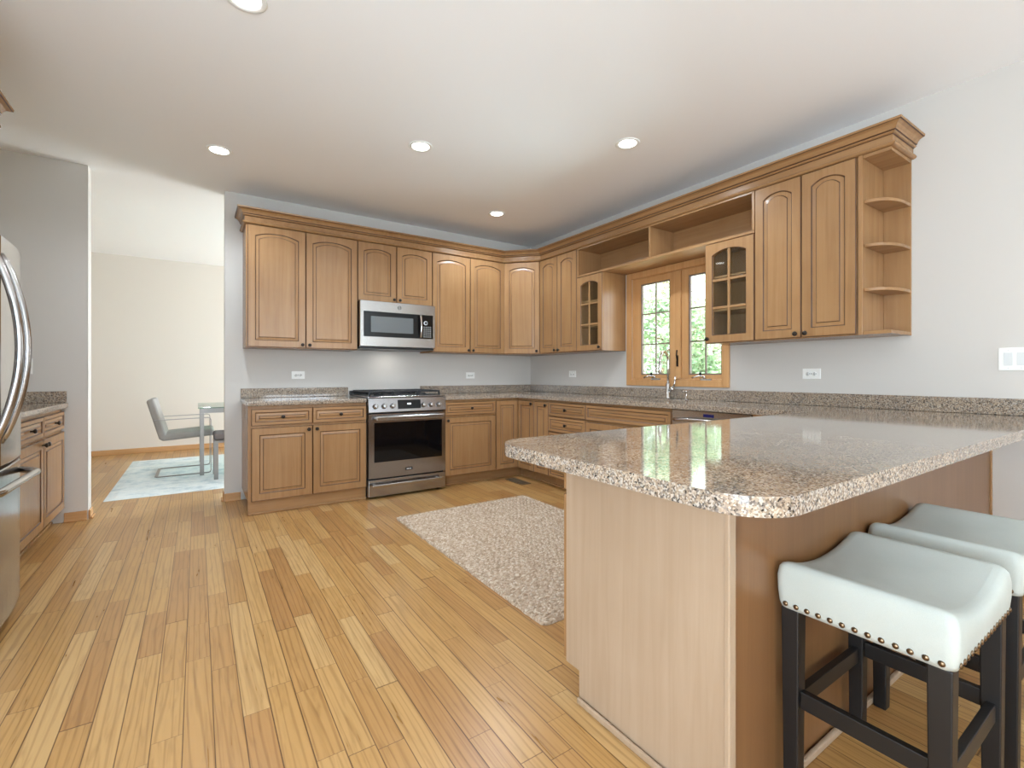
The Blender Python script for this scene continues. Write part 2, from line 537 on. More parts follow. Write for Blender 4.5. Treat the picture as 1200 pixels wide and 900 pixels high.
class MB:
    def __init__(self):
        self.v, self.f, self.m, self.s = [], [], [], []

    def add(self, verts, faces, mat=0, smooth=False):
        o = len(self.v)
        self.v += [tuple(p) for p in verts]
        for f in faces:
            self.f.append([i + o for i in f])
            self.m.append(mat)
            self.s.append(smooth)
        return o

    def box(self, x0, x1, y0, y1, z0, z1, mat=0):
        if x0 > x1: x0, x1 = x1, x0
        if y0 > y1: y0, y1 = y1, y0
        if z0 > z1: z0, z1 = z1, z0
        v = [(x0, y0, z0), (x1, y0, z0), (x1, y1, z0), (x0, y1, z0), (x0, y0, z1), (x1, y0, z1), (x1, y1, z1), (x0, y1, z1)]
        self.add(v, [(3, 2, 1, 0), (4, 5, 6, 7), (0, 1, 5, 4), (1, 2, 6, 5), (2, 3, 7, 6), (3, 0, 4, 7)], mat)
        return self

    def prism(self, poly, z0, z1, mat=0):
        n = len(poly)
        v = [(x, y, z0) for x, y in poly] + [(x, y, z1) for x, y in poly]
        f = [list(range(n))[::-1], list(range(n, 2 * n))]
        f += [(i, (i + 1) % n, n + (i + 1) % n, n + i) for i in range(n)]
        self.add(v, f, mat)
        return self

    def extrude_x(self, prof, x0, x1, mat=0):
        """profile of (y, z) points pulled along x"""
        n = len(prof)
        v = [(x0, y, z) for y, z in prof] + [(x1, y, z) for y, z in prof]
        f = [list(range(n)), list(range(n, 2 * n))[::-1]]
        f += [((i + 1) % n, i, n + i, n + (i + 1) % n) for i in range(n)]
        self.add(v, f, mat)
        return self

    def tube(self, pts, r, seg=10, mat=0, cap=True):
        pts = [Vector(p) for p in pts]
        n = len(pts)
        rr = r if isinstance(r, (list, tuple)) else [r] * n
        t0 = (pts[1] - pts[0]).normalized()
        up = Vector((0, 0, 1)) if abs(t0.z) < 0.9 else Vector((1, 0, 0))
        nx = t0.cross(up).normalized()
        V, F = [], []
        for i in range(n):
            t = (pts[min(i + 1, n - 1)] - pts[max(i - 1, 0)]).normalized()
            nx = (nx - t * nx.dot(t)).normalized()
            ny = t.cross(nx)
            for k in range(seg):
                a = 2 * PI * k / seg
                V.append(pts[i] + (nx * math.cos(a) + ny * math.sin(a)) * rr[i])
        for i in range(n - 1):
            for k in range(seg):
                k2 = (k + 1) % seg
                F.append((i * seg + k, i * seg + k2, (i + 1) * seg + k2, (i + 1) * seg + k))
        self.add(V, F, mat, True)
        if cap:
            o = len(self.v) - n * seg
            self.f.append([o + k for k in range(seg)][::-1]); self.m.append(mat); self.s.append(False)
            self.f.append([o + (n - 1) * seg + k for k in range(seg)]); self.m.append(mat); self.s.append(False)
        return self

    def lathe(self, prof, c=(0, 0, 0), axis='Z', seg=20, mat=0, smooth=True):
        """prof: (radius, height) from start to end along axis"""
        V, F = [], []
        n = len(prof)
        for r, h in prof:
            for k in range(seg):
                a = 2 * PI * k / seg
                p = (r * math.cos(a), r * math.sin(a), h)
                if axis == 'Y':
                    p = (p[0], -p[2], p[1])
                elif axis == 'X':
                    p = (p[2], p[0], p[1])
                V.append((p[0] + c[0], p[1] + c[1], p[2] + c[2]))
        for i in range(n - 1):
            for k in range(seg):
                k2 = (k + 1) % seg
                F.append((i * seg + k, i * seg + k2, (i + 1) * seg + k2, (i + 1) * seg + k))
        F.append(list(range(seg))[::-1])
        F.append([(n - 1) * seg + k for k in range(seg)])
        self.add(V, F, mat, smooth)
        return self

    def rings(self, R, mats, cap_mat=0, smooth=False):
        n = len(R[0])
        V = [p for r in R for p in r]
        o = self.add(V, [])
        for i in range(len(R) - 1):
            for k in range(n):
                k2 = (k + 1) % n
                self.f.append([o + i * n + k, o + i * n + k2, o + (i + 1) * n + k2, o + (i + 1) * n + k])
                self.m.append(mats[i]); self.s.append(smooth)
        return o, n

    def mesh(self, name, mats):
        me = bpy.data.meshes.new(name)
        me.from_pydata(self.v, [], self.f)
        for m in mats:
            me.materials.append(M[m])
        me.polygons.foreach_set('material_index', self.m)
        me.polygons.foreach_set('use_smooth', self.s)
        me.update()
        bm = bmesh.new()
        bm.from_mesh(me)
        bmesh.ops.recalc_face_normals(bm, faces=bm.faces)
        bm.to_mesh(me)
        bm.free()
        return me

    def build(self, name, mats, parent=None, loc=(0, 0, 0), rot=(0, 0, 0), bevel=0.0, seg=2):
        if isinstance(mats, str):
            mats = [mats]
        return link(name, self.mesh(name, mats), parent, loc, rot, bevel, seg)


def link(name, me, parent=None, loc=(0, 0, 0), rot=(0, 0, 0), bevel=0.0, seg=2):
    o = bpy.data.objects.new(name, me)
    COL.objects.link(o)
    o.location = loc
    o.rotation_euler = rot
    if parent:
        o.parent = parent
    if bevel:
        b = o.modifiers.new('bevel', 'BEVEL')
        b.width = bevel
        b.segments = seg
        b.limit_method = 'ANGLE'
        b.angle_limit = math.radians(40)
        b.harden_normals = False
    return o


def tag(o, label=None, cat=None, group=None, kind=None):
    if label: o['label'] = label
    if cat: o['category'] = cat
    if group: o['group'] = group
    if kind: o['kind'] = kind
    return o


def thing(name, label, cat, loc=(0, 0, 0), rz=0.0, group=None):
    o = bpy.data.objects.new(name, None)
    COL.objects.link(o)
    o.empty_display_size = 0.1
    o.location = loc
    o.rotation_euler = (0, 0, rz)
    return tag(o, label, cat, group)


def copy_tree(o, parent=None):
    c = o.copy()
    COL.objects.link(c)
    if parent is not None:
        c.parent = parent
    for ch in list(o.children):
        copy_tree(ch, c)
    return c


def structure(o):
    o['kind'] = 'structure'
    return o


def text_mesh(body, size, depth=0.0006):
    cu = bpy.data.curves.new('lettering', 'FONT')
    cu.body = body
    cu.size = size
    cu.extrude = depth
    cu.align_x = 'CENTER'
    cu.align_y = 'CENTER'
    t = bpy.data.objects.new('lettering', cu)
    COL.objects.link(t)
    dg = bpy.context.evaluated_depsgraph_get()
    me = bpy.data.meshes.new_from_object(t.evaluated_get(dg))
    bpy.data.objects.remove(t)
    return me


# ------------------------------------------------------------------ room shell
CZ = 2.76
XL_, YF, YD = -5.02, -8.5, 3.73          # left wall, wall behind the camera, far dining wall
DXL, DXR = -6.6, 1.0                      # dining room sides
T = 0.12

fl = MB().box(DXL - .2, 1.3, YF - .3, YD + .2, -0.06, 0.0).build('floor', 'floor')
structure(fl)


def wall_with_holes(name, axis, pos, thick, a0, a1, z1, holes, mat):
    """wall in the plane axis=pos, from pos to pos+thick, running a0..a1; holes = (b0, b1, z0, z1)"""
    mb = MB()

    def piece(b0, b1, z0, zz):
        if b1 - b0 < 1e-5 or zz - z0 < 1e-5:
            return
        if axis == 'x':
            mb.box(pos, pos + thick, b0, b1, z0, zz)
        else:
            mb.box(b0, b1, pos, pos + thick, z0, zz)
    cur = a0
    for b0, b1, z0, zz in sorted(holes):
        piece(cur, b0, 0, z1)
        piece(b0, b1, 0, z0)
        piece(b0, b1, zz, z1)
        cur = b1
    piece(cur, a1, 0, z1)
    return structure(mb.build(name, mat))


WIN = (-2.665, -1.70, 1.075, 2.07)        # kitchen window opening: y0, y1, z0, z1
wall_with_holes('wall_right', 'x', 0.0, 0.16, YF, 0.0, CZ, [WIN], 'wall')
wall_with_holes('wall_back', 'y', 0.0, T, -3.353, DXR, CZ, [], 'wall')
wall_with_holes('wall_pillar', 'y', 0.0, T, DXL, -4.268, CZ, [], 'wall')
PATIO = (-6.65, -4.35, 0.0, 2.08)
wall_with_holes('wall_left', 'x', XL_ - T, T, YF, 0.0, CZ, [PATIO], 'wall')
RW1, RW2 = (-4.4, -2.7, 0.7, 2.2), (-2.2, -0.5, 0.7, 2.2)
wall_with_holes('wall_front', 'y', YF - T, T, XL_ - T, 0.16, CZ, [RW1, RW2], 'wall')
wall_with_holes('wall_dining_far', 'y', YD, T, DXL, DXR, CZ + .06, [], 'wall_beige')
wall_with_holes('wall_dining_left', 'x', DXL - T, T, 0.0, YD + T, CZ + .06, [], 'wall_beige')
DW = (0.85, 3.05, 0.55, 2.15)
wall_with_holes('wall_dining_right', 'x', DXR, T, 0.0, YD + T, CZ + .06, [DW], 'wall_beige')
YC = 0.46  # step put into the ceiling shape to stand in for a light edge
structure(MB().box(XL_ - T, 0.16, YF - T, T, CZ, CZ + 0.1).box(DXL - T, DXR + T, T, YC, CZ, CZ + 0.1).build('ceiling', 'ceiling'))
structure(MB().box(DXL - T, DXR + T, YC + .002, YD + T, CZ + 0.06, CZ + 0.16).build('ceiling_dining', 'ceiling'))
# white corner returns of the opening
structure(MB().box(-4.2675, -4.262, -.002, T + .002, 0.0, CZ - .001).build('trim_1', 'wall', bevel=.002))


def baseboard(name, x0, x1, y0, y1, axis):
    """oak baseboard with a quarter-round shoe, against a wall line"""
    mb = MB()
    if axis == 'y-':      # on a wall facing -y at y0
        mb.box(x0, x1, y0 - .013, y0 - .001, 0, .072)
        mb.box(x0, x1, y0 - .026, y0 - .013, 0, .018)
    elif axis == 'x-':
        mb.box(x0 - .013, x0 - .001, y0, y1, 0, .072)
        mb.box(x0 - .026, x0 - .013, y0, y1, 0, .018)
    elif axis == 'x+':
        mb.box(x0 + .001, x0 + .013, y0, y1, 0, .072)
        mb.box(x0 + .013, x0 + .026, y0, y1, 0, .018)
    return structure(mb.build(name, 'oak_trim', bevel=.004))


baseboard('baseboard_back', -3.353, -3.23, 0, 0, 'y-')
baseboard('baseboard_pillar', -4.40, -4.268, 0, 0, 'y-')
baseboard('baseboard_dining', DXL, DXR, YD, 0, 'y-')
baseboard('baseboard_right', 0, 0, YF, -4.24, 'x-')
baseboard('baseboard_pillar_end', -4.262, 0, -.0, T, 'x+')
baseboard('baseboard_back_end', -3.353, 0, -.0, T, 'x-')

# ------------------------------------------------------------------ kitchen window (casement pair)


def kitchen_window():
    w = thing('window_1', 'oak double casement window with white grilles over the sink', 'window', (0, 0, 0))
    w['kind'] = 'structure'
    y0, y1, z0, z1 = -2.727, -1.642, 1.022, 2.118
    cw = .060
    mb = MB()
    mb.box(-.020, -.001, y0, y0 + cw, z0, z1).box(-.020, -.001, y1 - cw, y1, z0, z1)
    mb.box(-.0195, -.001, y0 + cw, y1 - cw, z1 - cw, z1).box(-.0195, -.001, y0 + cw, y1 - cw, z0, z0 + cw - .004)
    # jamb lining inside the opening
    a0, a1, b0, b1 = WIN
    mb.box(0, .15, a0 + .001, a0 + .016, b0 + .001, b1 - .001).box(0, .15, a1 - .016, a1 - .001, b0 + .001, b1 - .001)
    mb.box(0, .15, a0 + .016, a1 - .016, b0 + .001, b0 + .016).box(0, .15, a0 + .016, a1 - .016, b1 - .016, b1 - .001)
    mb.build('casing', 'window_wood', w, bevel=.004)
    ym = -2.236
    MB().box(-.012, .10, ym - .030, ym + .030, b0 + .017, b1 - .017).build('mullion', 'window_wood', w, bevel=.004)
    for (s0, s1, g0, g1) in ((ym + .031, a1 - .017, -2.142, -1.802), (a0 + .017, ym - .031, -2.652, -2.334)):
        zb, zt, gz0, gz1 = b0 + .017, b1 - .017, 1.126, 1.996
        s = MB()
        X0, X1 = .004, .048
        s.box(X0, X1, s0, g0, zb, zt).box(X0, X1, g1, s1, zb, zt)
        s.box(X0 + .0005, X1, g0, g1, zb, gz0).box(X0 + .0005, X1, g0, g1, gz1, zt)
        so = s.build('sash', 'window_wood', w, bevel=.003)
        g = MB()
        for (p0, p1, q0, q1) in ((g0, g0 + .013, gz0, gz1), (g1 - .013, g1, gz0, gz1), (g0 + .013, g1 - .013, gz0, gz0 + .012), (g0 + .013, g1 - .013, gz1 - .012, gz1)):
            g.box(.012, .036, p0, p1, q0, q1)
        g.build('liner', 'sash_grey', so)
        gm = (g0 + g1) / 2
        gr = MB().box(.020, .030, gm - .006, gm + .006, gz0 + .012, gz1 - .012)
        for k in (1, 2):
            zz = gz0 + (gz1 - gz0) * k / 3
            gr.box(.0205, .0295, g0 + .013, g1 - .013, zz - .006, zz + .006)
        gr.build('grille', 'sash_grey', so)
        MB().box(.031, .034, g0 + .011, g1 - .011, gz0 + .01, gz1 - .01).build('pane', 'glass', so)
        # folding crank operator on the bottom rail, and the little black lock tab
        cy = gm - .02
        c = MB()
        c.box(-.012, .003, cy - .05, cy + .05, 1.079, 1.094)
        c.lathe([(.013, 0), (.012, .02), (.008, .026)], (-.003, cy + .018, 1.093), seg=14)
        c.tube([(-.006, cy + .018, 1.112), (-.03, cy + .05, 1.118), (-.045, cy + .088, 1.106), (-.05, cy + .105, 1.098)], [.006, .006, .0055, .008], 8)
        c.build('crank', 'chrome', so)
        MB().box(-.006, .004, gm + .028, gm + .046, 1.118, 1.148).build('lock_tab', 'black', so, bevel=.002)
    MB().box(-.02, -.012, ym - .008, ym + .008, 1.20, 1.30).tube([(-.018, ym, 1.25), (-.035, ym - .004, 1.30), (-.03, ym - .006, 1.345)], .006, 8).build('latch', 'bronze', w)
    return w


kitchen_window()


def simple_window(name, axis, pos, b0, b1, z0, z1, nx, nz, inward):
    w = thing(name, 'white framed window behind the viewpoint', 'window')
    w['kind'] = 'structure'
    mb = MB()

    def bx(c0, c1, q0, q1, d0, d1):
        if axis == 'x':
            mb.box(pos + d0, pos + d1, c0, c1, q0, q1)
        else:
            mb.box(c0, c1, pos + d0, pos + d1, q0, q1)
    f = .05
    bx(b0 + .001, b0 + f, z0 + .001, z1 - .001, .03, .09)
    bx(b1 - f, b1 - .001, z0 + .001, z1 - .001, .03, .09)
    bx(b0 + f, b1 - f, z0 + .001, z0 + f, .03, .09)
    bx(b0 + f, b1 - f, z1 - f, z1 - .001, .03, .09)
    for i in range(1, nx):
        c = b0 + (b1 - b0) * i / nx
        bx(c - .03, c + .03, z0 + f, z1 - f, .03, .09)
    for i in range(1, nz):
        c = z0 + (z1 - z0) * i / nz
        bx(b0 + f, b1 - f, c - .015, c + .015, .04, .08)
    mb.build('frame', 'white_trim', w)
    return w


simple_window('window_2', 'y', YF - T, *RW1, 2, 2, 1)
simple_window('window_3', 'y', YF - T, *RW2, 2, 2, 1)
simple_window('window_4', 'x', DXR, *DW, 3, 1, 1)
pd = simple_window('door_1', 'x', XL_ - T, *PATIO, 2, 1, 1)
tag(pd, 'white framed sliding patio door behind the viewpoint', 'door')

# ------------------------------------------------------------------ cabinet parts
TD = 0.020       # door thickness


def contour(x0, x1, z0, z1, rise, M_=12):
    """closed outline, arched top; same number of points whatever the inset"""
    pts = [(x0, z0), (x1, z0)]
    for k in range(M_ + 1):
        f = k / M_
        x = x1 + (x0 - x1) * f
        u = abs(2 * f - 1)
        pts.append((x, z1 - rise + rise * (1 - u ** 2.3)))
    return pts


DOOR_CACHE = {}


def panel_mesh(w, h, rise, mat, stile=.058, glazed=False):
    key = (round(w, 4), round(h, 4), rise, mat, stile, glazed)
    if key in DOOR_CACHE:
        return DOOR_CACHE[key]
    mb = MB()

    def ring(i, y, r=rise, outer=False):
        if outer:
            c = contour(i, w - i, i, h - i, 0)
        else:
            c = contour(stile + i, w - stile - i, stile + i, h - stile - i, max(0.0, r))
        return [(x, y, z) for x, z in c]
    if not glazed:
        R = [ring(0, 0, outer=True), ring(0, -TD + .004, outer=True), ring(.0035, -TD, outer=True), ring(0, -TD), ring(.006, -TD + .006), ring(.010, -TD + .0065),
             ring(.027, -TD + .004), ring(.0315, -TD + .0005)]
        mats = [0, 1, 0, 1, 0, 0, 1]
        o, n = mb.rings(R, mats)
        L = len(R)
        mb.f.append([o + (L - 1) * n + k for k in range(n)]); mb.m.append(0); mb.s.append(False)
        mb.f.append([o + k for k in range(n)][::-1]); mb.m.append(1); mb.s.append(False)
    else:
        R = [ring(0, 0, outer=True), ring(0, -TD + .004, outer=True), ring(.0035, -TD, outer=True), ring(0, -TD), ring(.005, -TD + .006), ring(.005, 0)]
        R.append(R[0])
        mb.rings(R, [0, 1, 0, 1, 0, 0])
    me = mb.mesh('panel', [mat, 'glaze'])
    DOOR_CACHE[key] = me
    return me


def knob_mesh():
    return MB().lathe([(.006, 0), (.0055, .010), (.009, .014), (.0145, .019), (.0155, .024), (.012, .029), (.004, .031)], axis='Y', seg=14).mesh('knob', ['bronze'])


KNOB = knob_mesh()


def add_front(root, kind, x0, x1, z0, z1, y, rise=0.0, knobs=()):
    """a door or drawer front on the face y of a cabinet (local frame), with its knobs"""
    g = .002
    w, h = x1 - x0 - 2 * g, z1 - z0 - 2 * g
    if kind == 'drawer' or kind == 'false_front':
        me = panel_mesh(w, h, 0.0, 'maple_h', stile=.026)
    else:
        me = panel_mesh(w, h, rise, 'maple', stile=.056 if w > .3 else .050)
    d = link(kind if kind != 'false_front' else 'drawer_front', me, root, (x0 + g, y, z0 + g))
    for kx, kz in knobs:
        link('knob', KNOB, d, (kx - x0 - g, -TD, kz - z0 - g))
    return d


def cabinet(name, label, cat, loc, rz, w, d, z0, z1, fronts, group=None, toe=None):
    """closed cabinet box, back at local y=0, face frame at local y=-d"""
    r = thing(name, label, cat, (loc[0], loc[1], 0), rz, group)
    e = .0006
    MB().box(e, w - e, -d, -e, z0, z1).build('carcass', 'maple', r, bevel=.002)
    for f in fronts:
        add_front(r, f[0], f[1], f[2], f[3], f[4], -d - .0008, *(f[5:]))
    if toe is not None:
        MB().box(e, w - e, -d + toe, -d + toe + .018, .0005, z0 - .0005).build('toe_kick', 'maple_h', r)
        MB().box(e, w - e, -d + toe - .012, -d + toe - .0005, .0005, .02).build('shoe_molding', 'maple_h', r, bevel=.004)
    return r


UZ0, UZ1, UD = 1.362, 2.412, .308
R_, RB = 0.034, 0.029
GU, GB = 'arched raised panel wall cabinets', 'raised panel base cabinets'


def pair(w, z0, z1, rise, kz, x0=0.0):
    m = x0 + w / 2
    return [('door', x0, m, z0, z1, rise, [(m - .030, kz)]), ('door', m, x0 + w, z0, z1, rise, [(m + .030, kz)])]


# wall cabinets along the back wall
XA, XB, XM, XD = -3.215, -2.281, -1.511, -.607
c = cabinet('wall_cabinet', 'tall two-door maple wall cabinet at the free end of the run, beside the microwave', 'cabinet', (XA, 0), 0, XB - XA, UD, UZ0, UZ1,
            pair(XB - XA - .012, UZ0 + .004, UZ1, R_, UZ0 + .032, .012), GU)
c = cabinet('wall_cabinet', 'short two-door maple wall cabinet directly above the microwave', 'cabinet', (XB, 0), 0, XM - XB, UD, 1.838, UZ1,
            pair(XM - XB, 1.842, UZ1, RB, 1.872), GU)
c = cabinet('wall_cabinet', 'two-door maple wall cabinet between the microwave and the diagonal corner cabinet', 'cabinet', (XM, 0), 0, XD - XM, UD, UZ0, UZ1,
            pair(XD - XM, UZ0 + .004, UZ1, R_, UZ0 + .032), GU)
# diagonal corner cabinet
r = thing('corner_wall_cabinet', 'single-door maple wall cabinet set diagonally across the room corner', 'cabinet', (0, 0, 0), 0, GU)
MB().prism([(-.001, -.001), (-.606, -.001), (-.606, -.308), (-.308, -.626), (-.001, -.626)], UZ0, UZ1).build('carcass', 'maple', r, bevel=.002)
p0, p1 = Vector((-.606, -.308, 0)), Vector((-.308, -.626, 0))
dd = p1 - p0
ang = math.atan2(dd.y, dd.x)
nrm = Vector((math.sin(ang), -math.cos(ang), 0))
dl = dd.length
me = panel_mesh(dl - .024, UZ1 - UZ0 - .008, R_, 'maple')
q = p0 + dd.normalized() * .010 + nrm * .0008
do = link('door', me, r, (q.x, q.y, UZ0 + .006), (0, 0, ang))
link('knob', KNOB, do, (dl - .055, -TD, .028))
# wall cabinets along the window wall (local x runs towards the camera)
RZ = -PI / 2
Y2, YG1, YG2, YP, YPE, YO = -1.252, -1.619, -2.719, -3.104, -3.724, -3.882
cabinet('wall_cabinet', 'narrow two-door maple wall cabinet between the diagonal corner cabinet and a glass-door cabinet', 'cabinet', (0, -.627), RZ, .625, UD, UZ0, UZ1,
        pair(.625, UZ0 + .004, UZ1, RB, UZ0 + .032), GU)
cabinet('wall_cabinet', 'two-door maple wall cabinet next to the open end shelves', 'cabinet', (0, YP), RZ, YP - YPE, UD, UZ0, UZ1,
        pair(YP - YPE - .010, UZ0 + .004, UZ1, R_, UZ0 + .030, .002), GU)


def glass_cabinet(label, y, w, knob_left):
    r = thing('glass_door_cabinet', label, 'cabinet', (0, y, 0), RZ, 'glass-door cabinets flanking the window')
    z0, z1 = UZ0, 2.118
    t = .018
    e = .0006
    mb = MB()
    mb.box(e, t, -UD, -e, z0, z1).box(w - t, w - e, -UD, -e, z0, z1)
    mb.box(t, w - t, -UD, -e, z0, z0 + t).box(t, w - t, -UD, -e, z1 - t, z1).box(t, w - t, -.008, -e, z0 + t, z1 - t)
    mb.build('carcass', 'maple', r, bevel=.0015)
    for k in (1, 2):
        zz = z0 + (z1 - z0) * k / 3
        MB().box(t + .001, w - t - .001, -UD + .03, -.009, zz - .008, zz + .008).build('shelf', 'maple_h', r)
    g = .003
    dw, dh = w - 2 * g, z1 - z0 - .008
    d = link('door', panel_mesh(dw, dh, .035, 'maple', stile=.056, glazed=True), r, (g, -UD - .0008, z0 + .004))
    s = .056
    mt = MB()
    mt.box(dw / 2 - .009, dw / 2 + .009, -TD + .002, -.004, s + .004, dh - s - .004)
    for k in (1, 2):
        zz = s + (dh - 2 * s - .02) * k / 3
        mt.box(s + .004, dw / 2 - .009, -TD + .003, -.005, zz - .009, zz + .009).box(dw / 2 + .009, dw - s - .004, -TD + .003, -.005, zz - .009, zz + .009)
    mt.build('muntin', 'maple', d, bevel=.002)
    gp = MB()
    ct = contour(s + .001, dw - s - .001, s + .001, dh - s - .001, .035)
    n = len(ct)
    gp.add([(x, -.0035, z) for x, z in ct] + [(x, -.001, z) for x, z in ct], [list(range(n)), list(range(n, 2 * n))[::-1]] + [(i, n + i, n + (i + 1) % n, (i + 1) % n) for i in range(n)])
    gp.build('pane', 'glass', d)
    link('knob', KNOB, d, ((.028 if knob_left else dw - .028), -TD, .030))
    return r


glass_cabinet('small six-pane glass-door cabinet on the corner side of the window', Y2, Y2 - YG1, False)
glass_cabinet('small six-pane glass-door cabinet between the window and the two-door end cabinet', YG2, YG2 - YP, True)

# open display shelf bridging over the window
r = thing('open_bridge_shelf', 'long open maple display shelf with one divider bridging above the kitchen window', 'shelf', (0, Y2 - .0008, 0), RZ)
w = Y2 - YP - .0016
t = .020
z0, z1 = 2.119, UZ1
mb = MB().box(0, w, -UD - .016, -.001, z0, z0 + t)
mb.build('bottom_board', 'maple_h', r, bevel=.002)
MB().box(0, w, -UD - .016, -.001, z1 - .012, z1).build('top_board', 'maple_h', r)
MB().box(t, w - t, -.010, -.001, z0 + t, z1 - .012).build('back_panel', 'maple_h', r)
MB().box(0, t, -UD - .016, -.001, z0 + t, z1 - .012).build('side_panel', 'maple', r, bevel=.002)
MB().box(w - t, w, -UD - .016, -.001, z0 + t, z1 - .012).build('side_panel', 'maple', r, bevel=.002)
dx = Y2 + -(-2.18)
dx = abs(-2.182 - Y2)
MB().box(dx - .010, dx + .010, -UD - .015, -.011, z0 + t + .0005, z1 - .0125).build('divider', 'maple', r, bevel=.002)

# open end shelves with rounded fronts
r = thing('open_end_shelf', 'open maple end shelf unit with three rounded shelves at the end of the wall cabinets', 'shelf', (0, YPE - .0008, 0), RZ)
w = YPE - YO
MB().box(0, .022, -UD - .018, -.001, UZ0, UZ1).build('side_panel', 'maple', r, bevel=.002)
MB().box(.022, w, -.014, -.001, UZ0, UZ1).build('back_panel', 'maple', r, bevel=.002)
MB().box(.0225, w, -UD - .012, -.0145, UZ0, UZ0 + .02).build('bottom_board', 'maple_h', r, bevel=.002)
MB().box(.0225, w, -UD - .012, -.0145, UZ1 - .02, UZ1).build('top_board', 'maple_h', r, bevel=.002)
for zz in (1.626, 1.884, 2.142):
    pts = [(.023, -.0145), (.023, -UD + .005)]
    for k in range(0, 15):
        a = PI / 2 * k / 14
        pts.append((.028 + (w - .030) * math.sin(a) ** .9, -.05 - (UD - .055) * math.cos(a) ** .75))
    pts.append((w - .001, -.0145))
    MB().prism(pts, zz - .009, zz + .009).build('shelf', 'maple_h', r, bevel=.002)


# crown molding: mitred sweep along the cabinet tops
def sweep(path, prof, mats, name, matnames, parent=None):
    P = [Vector((x, y)) for x, y in path]
    n = len(P)
    nr = []
    for i in range(n):
        d0 = (P[i] - P[i - 1]).normalized() if i > 0 else None
        d1 = (P[i + 1] - P[i]).normalized() if i < n - 1 else None
        f = lambda d: Vector((d.y, -d.x))
        if d0 is None: m = f(d1)
        elif d1 is None: m = f(d0)
        else:
            a, b_ = f(d0), f(d1)
            m = (a + b_) / (1 + a.dot(b_))
        nr.append(m)
    mb = MB()
    k = len(prof)
    V = []
    for i in range(n):
        for d, z in prof:
            V.append((P[i].x + nr[i].x * d, P[i].y + nr[i].y * d, z))
    o = mb.add(V, [])
    for i in range(n - 1):
        for j in range(k):
            j2 = (j + 1) % k
            mb.f.append([o + i * k + j, o + i * k + j2, o + (i + 1) * k + j2, o + (i + 1) * k + j])
            mb.m.append(mats[j]); mb.s.append(False)
    mb.f.append([o + j for j in range(k)]); mb.m.append(0); mb.s.append(False)
    mb.f.append([o + (n - 1) * k + j for j in range(k)][::-1]); mb.m.append(0); mb.s.append(False)
    return mb.build(name, matnames, parent)


CZ0 = 2.413
crown_prof = [(-.015, CZ0), (.014, CZ0), (.024, CZ0 + .004), (.029, CZ0 + .011), (.027, CZ0 + .019), (.016, CZ0 + .024), (.012, CZ0 + .026), (.012, CZ0 + .062), (.017, CZ0 + .066),
              (.025, CZ0 + .070), (.027, CZ0 + .076), (.024, CZ0 + .079), (.030, CZ0 + .083), (.034, CZ0 + .094), (.044, CZ0 + .108), (.060, CZ0 + .116), (.066, CZ0 + .118), (.068, CZ0 + .130), (-.015, CZ0 + .130)]
cmats = [0, 0, 0, 0, 0, 1, 0, 1, 0, 0, 1, 1, 0, 0, 0, 1, 0, 0, 0]
cr = sweep([(XA + .004, -.001), (XA + .004, -UD - .004), (-.612, -UD - .004), (-.312, -.630), (-.312, YO + .004), (-.001, YO + .004)], crown_prof, cmats, 'crown_molding', ['maple_y', 'glaze'])
tag(cr, 'stepped maple crown molding running along the top of all the wall cabinets', 'molding')

# ------------------------------------------------------------------ base cabinets
BD, BZ0, BZ1 = .609, .105, .8755
DZ0, DZ1 = .112, .700            # doors
RZ0, RZ1 = .716, .852            # drawers
XBL, XR0, XR1, XN, XI = -3.222, -2.284, -1.511, -.911, -.6305
w = XR0 - XBL
m = (.022 + w) / 2
cabinet('base_cabinet', 'two-door maple base cabinet with two drawers at the free end, beside the range', 'cabinet', (XBL, 0), 0, w, BD, BZ0, BZ1,
        [('door', .022, m, DZ0, DZ1, 0, [(m - .032, DZ1 - .032)]), ('door', m, w, DZ0, DZ1, 0, [(m + .032, DZ1 - .032)]),
         ('drawer', .022, m, RZ0, RZ1, 0, [((.022 + m) / 2, (RZ0 + RZ1) / 2)]), ('drawer', m, w, RZ0, RZ1, 0, [((m + w) / 2, (RZ0 + RZ1) / 2)])], GB, toe=.012)
w = XN - XR1
cabinet('base_cabinet', 'one-door maple base cabinet with a top drawer between the range and the corner', 'cabinet', (XR1, 0), 0, w, BD, BZ0, BZ1,
        [('door', 0, w - .004, DZ0, DZ1, 0, [(.030, DZ1 - .032)]), ('drawer', 0, w - .004, RZ0, RZ1, 0, [(w / 2, (RZ0 + RZ1) / 2)])], GB, toe=.075)
# corner lazy-susan cabinet: L plan, two folding doors
r = thing('corner_base_cabinet', 'L-shaped maple corner base cabinet with two narrow full-height doors meeting inside the corner', 'cabinet', (0, 0, 0), 0, GB)
YC1 = -.926
MB().prism([(-.001, -.001), (XN + .001, -.001), (XN + .001, -BD), (-BD, -BD), (-BD, YC1 + .001), (-.001, YC1 + .001)], BZ0, BZ1).build('carcass', 'maple', r, bevel=.002)
add_front(r, 'door', XN + .001, XI, DZ0, RZ1, -BD - .0008)
d = link('door', panel_mesh(abs(YC1 - XI) - .004, RZ1 - DZ0 - .004, 0, 'maple', stile=.050), r, (-BD - .0008, XI - .002, DZ0 + .002), (0, 0, RZ))
link('knob', KNOB, d, (abs(YC1 - XI) - .036, -TD, RZ1 - DZ0 - .034))
MB().prism([(XN + .001, -BD + .075), (-BD + .075, -BD + .075), (-BD + .075, YC1 + .001), (-BD + .093, YC1 + .001), (-BD + .093, -BD + .093), (XN + .001, -BD + .093)], .0005, BZ0 - .0005).build('toe_kick', 'maple_h', r)
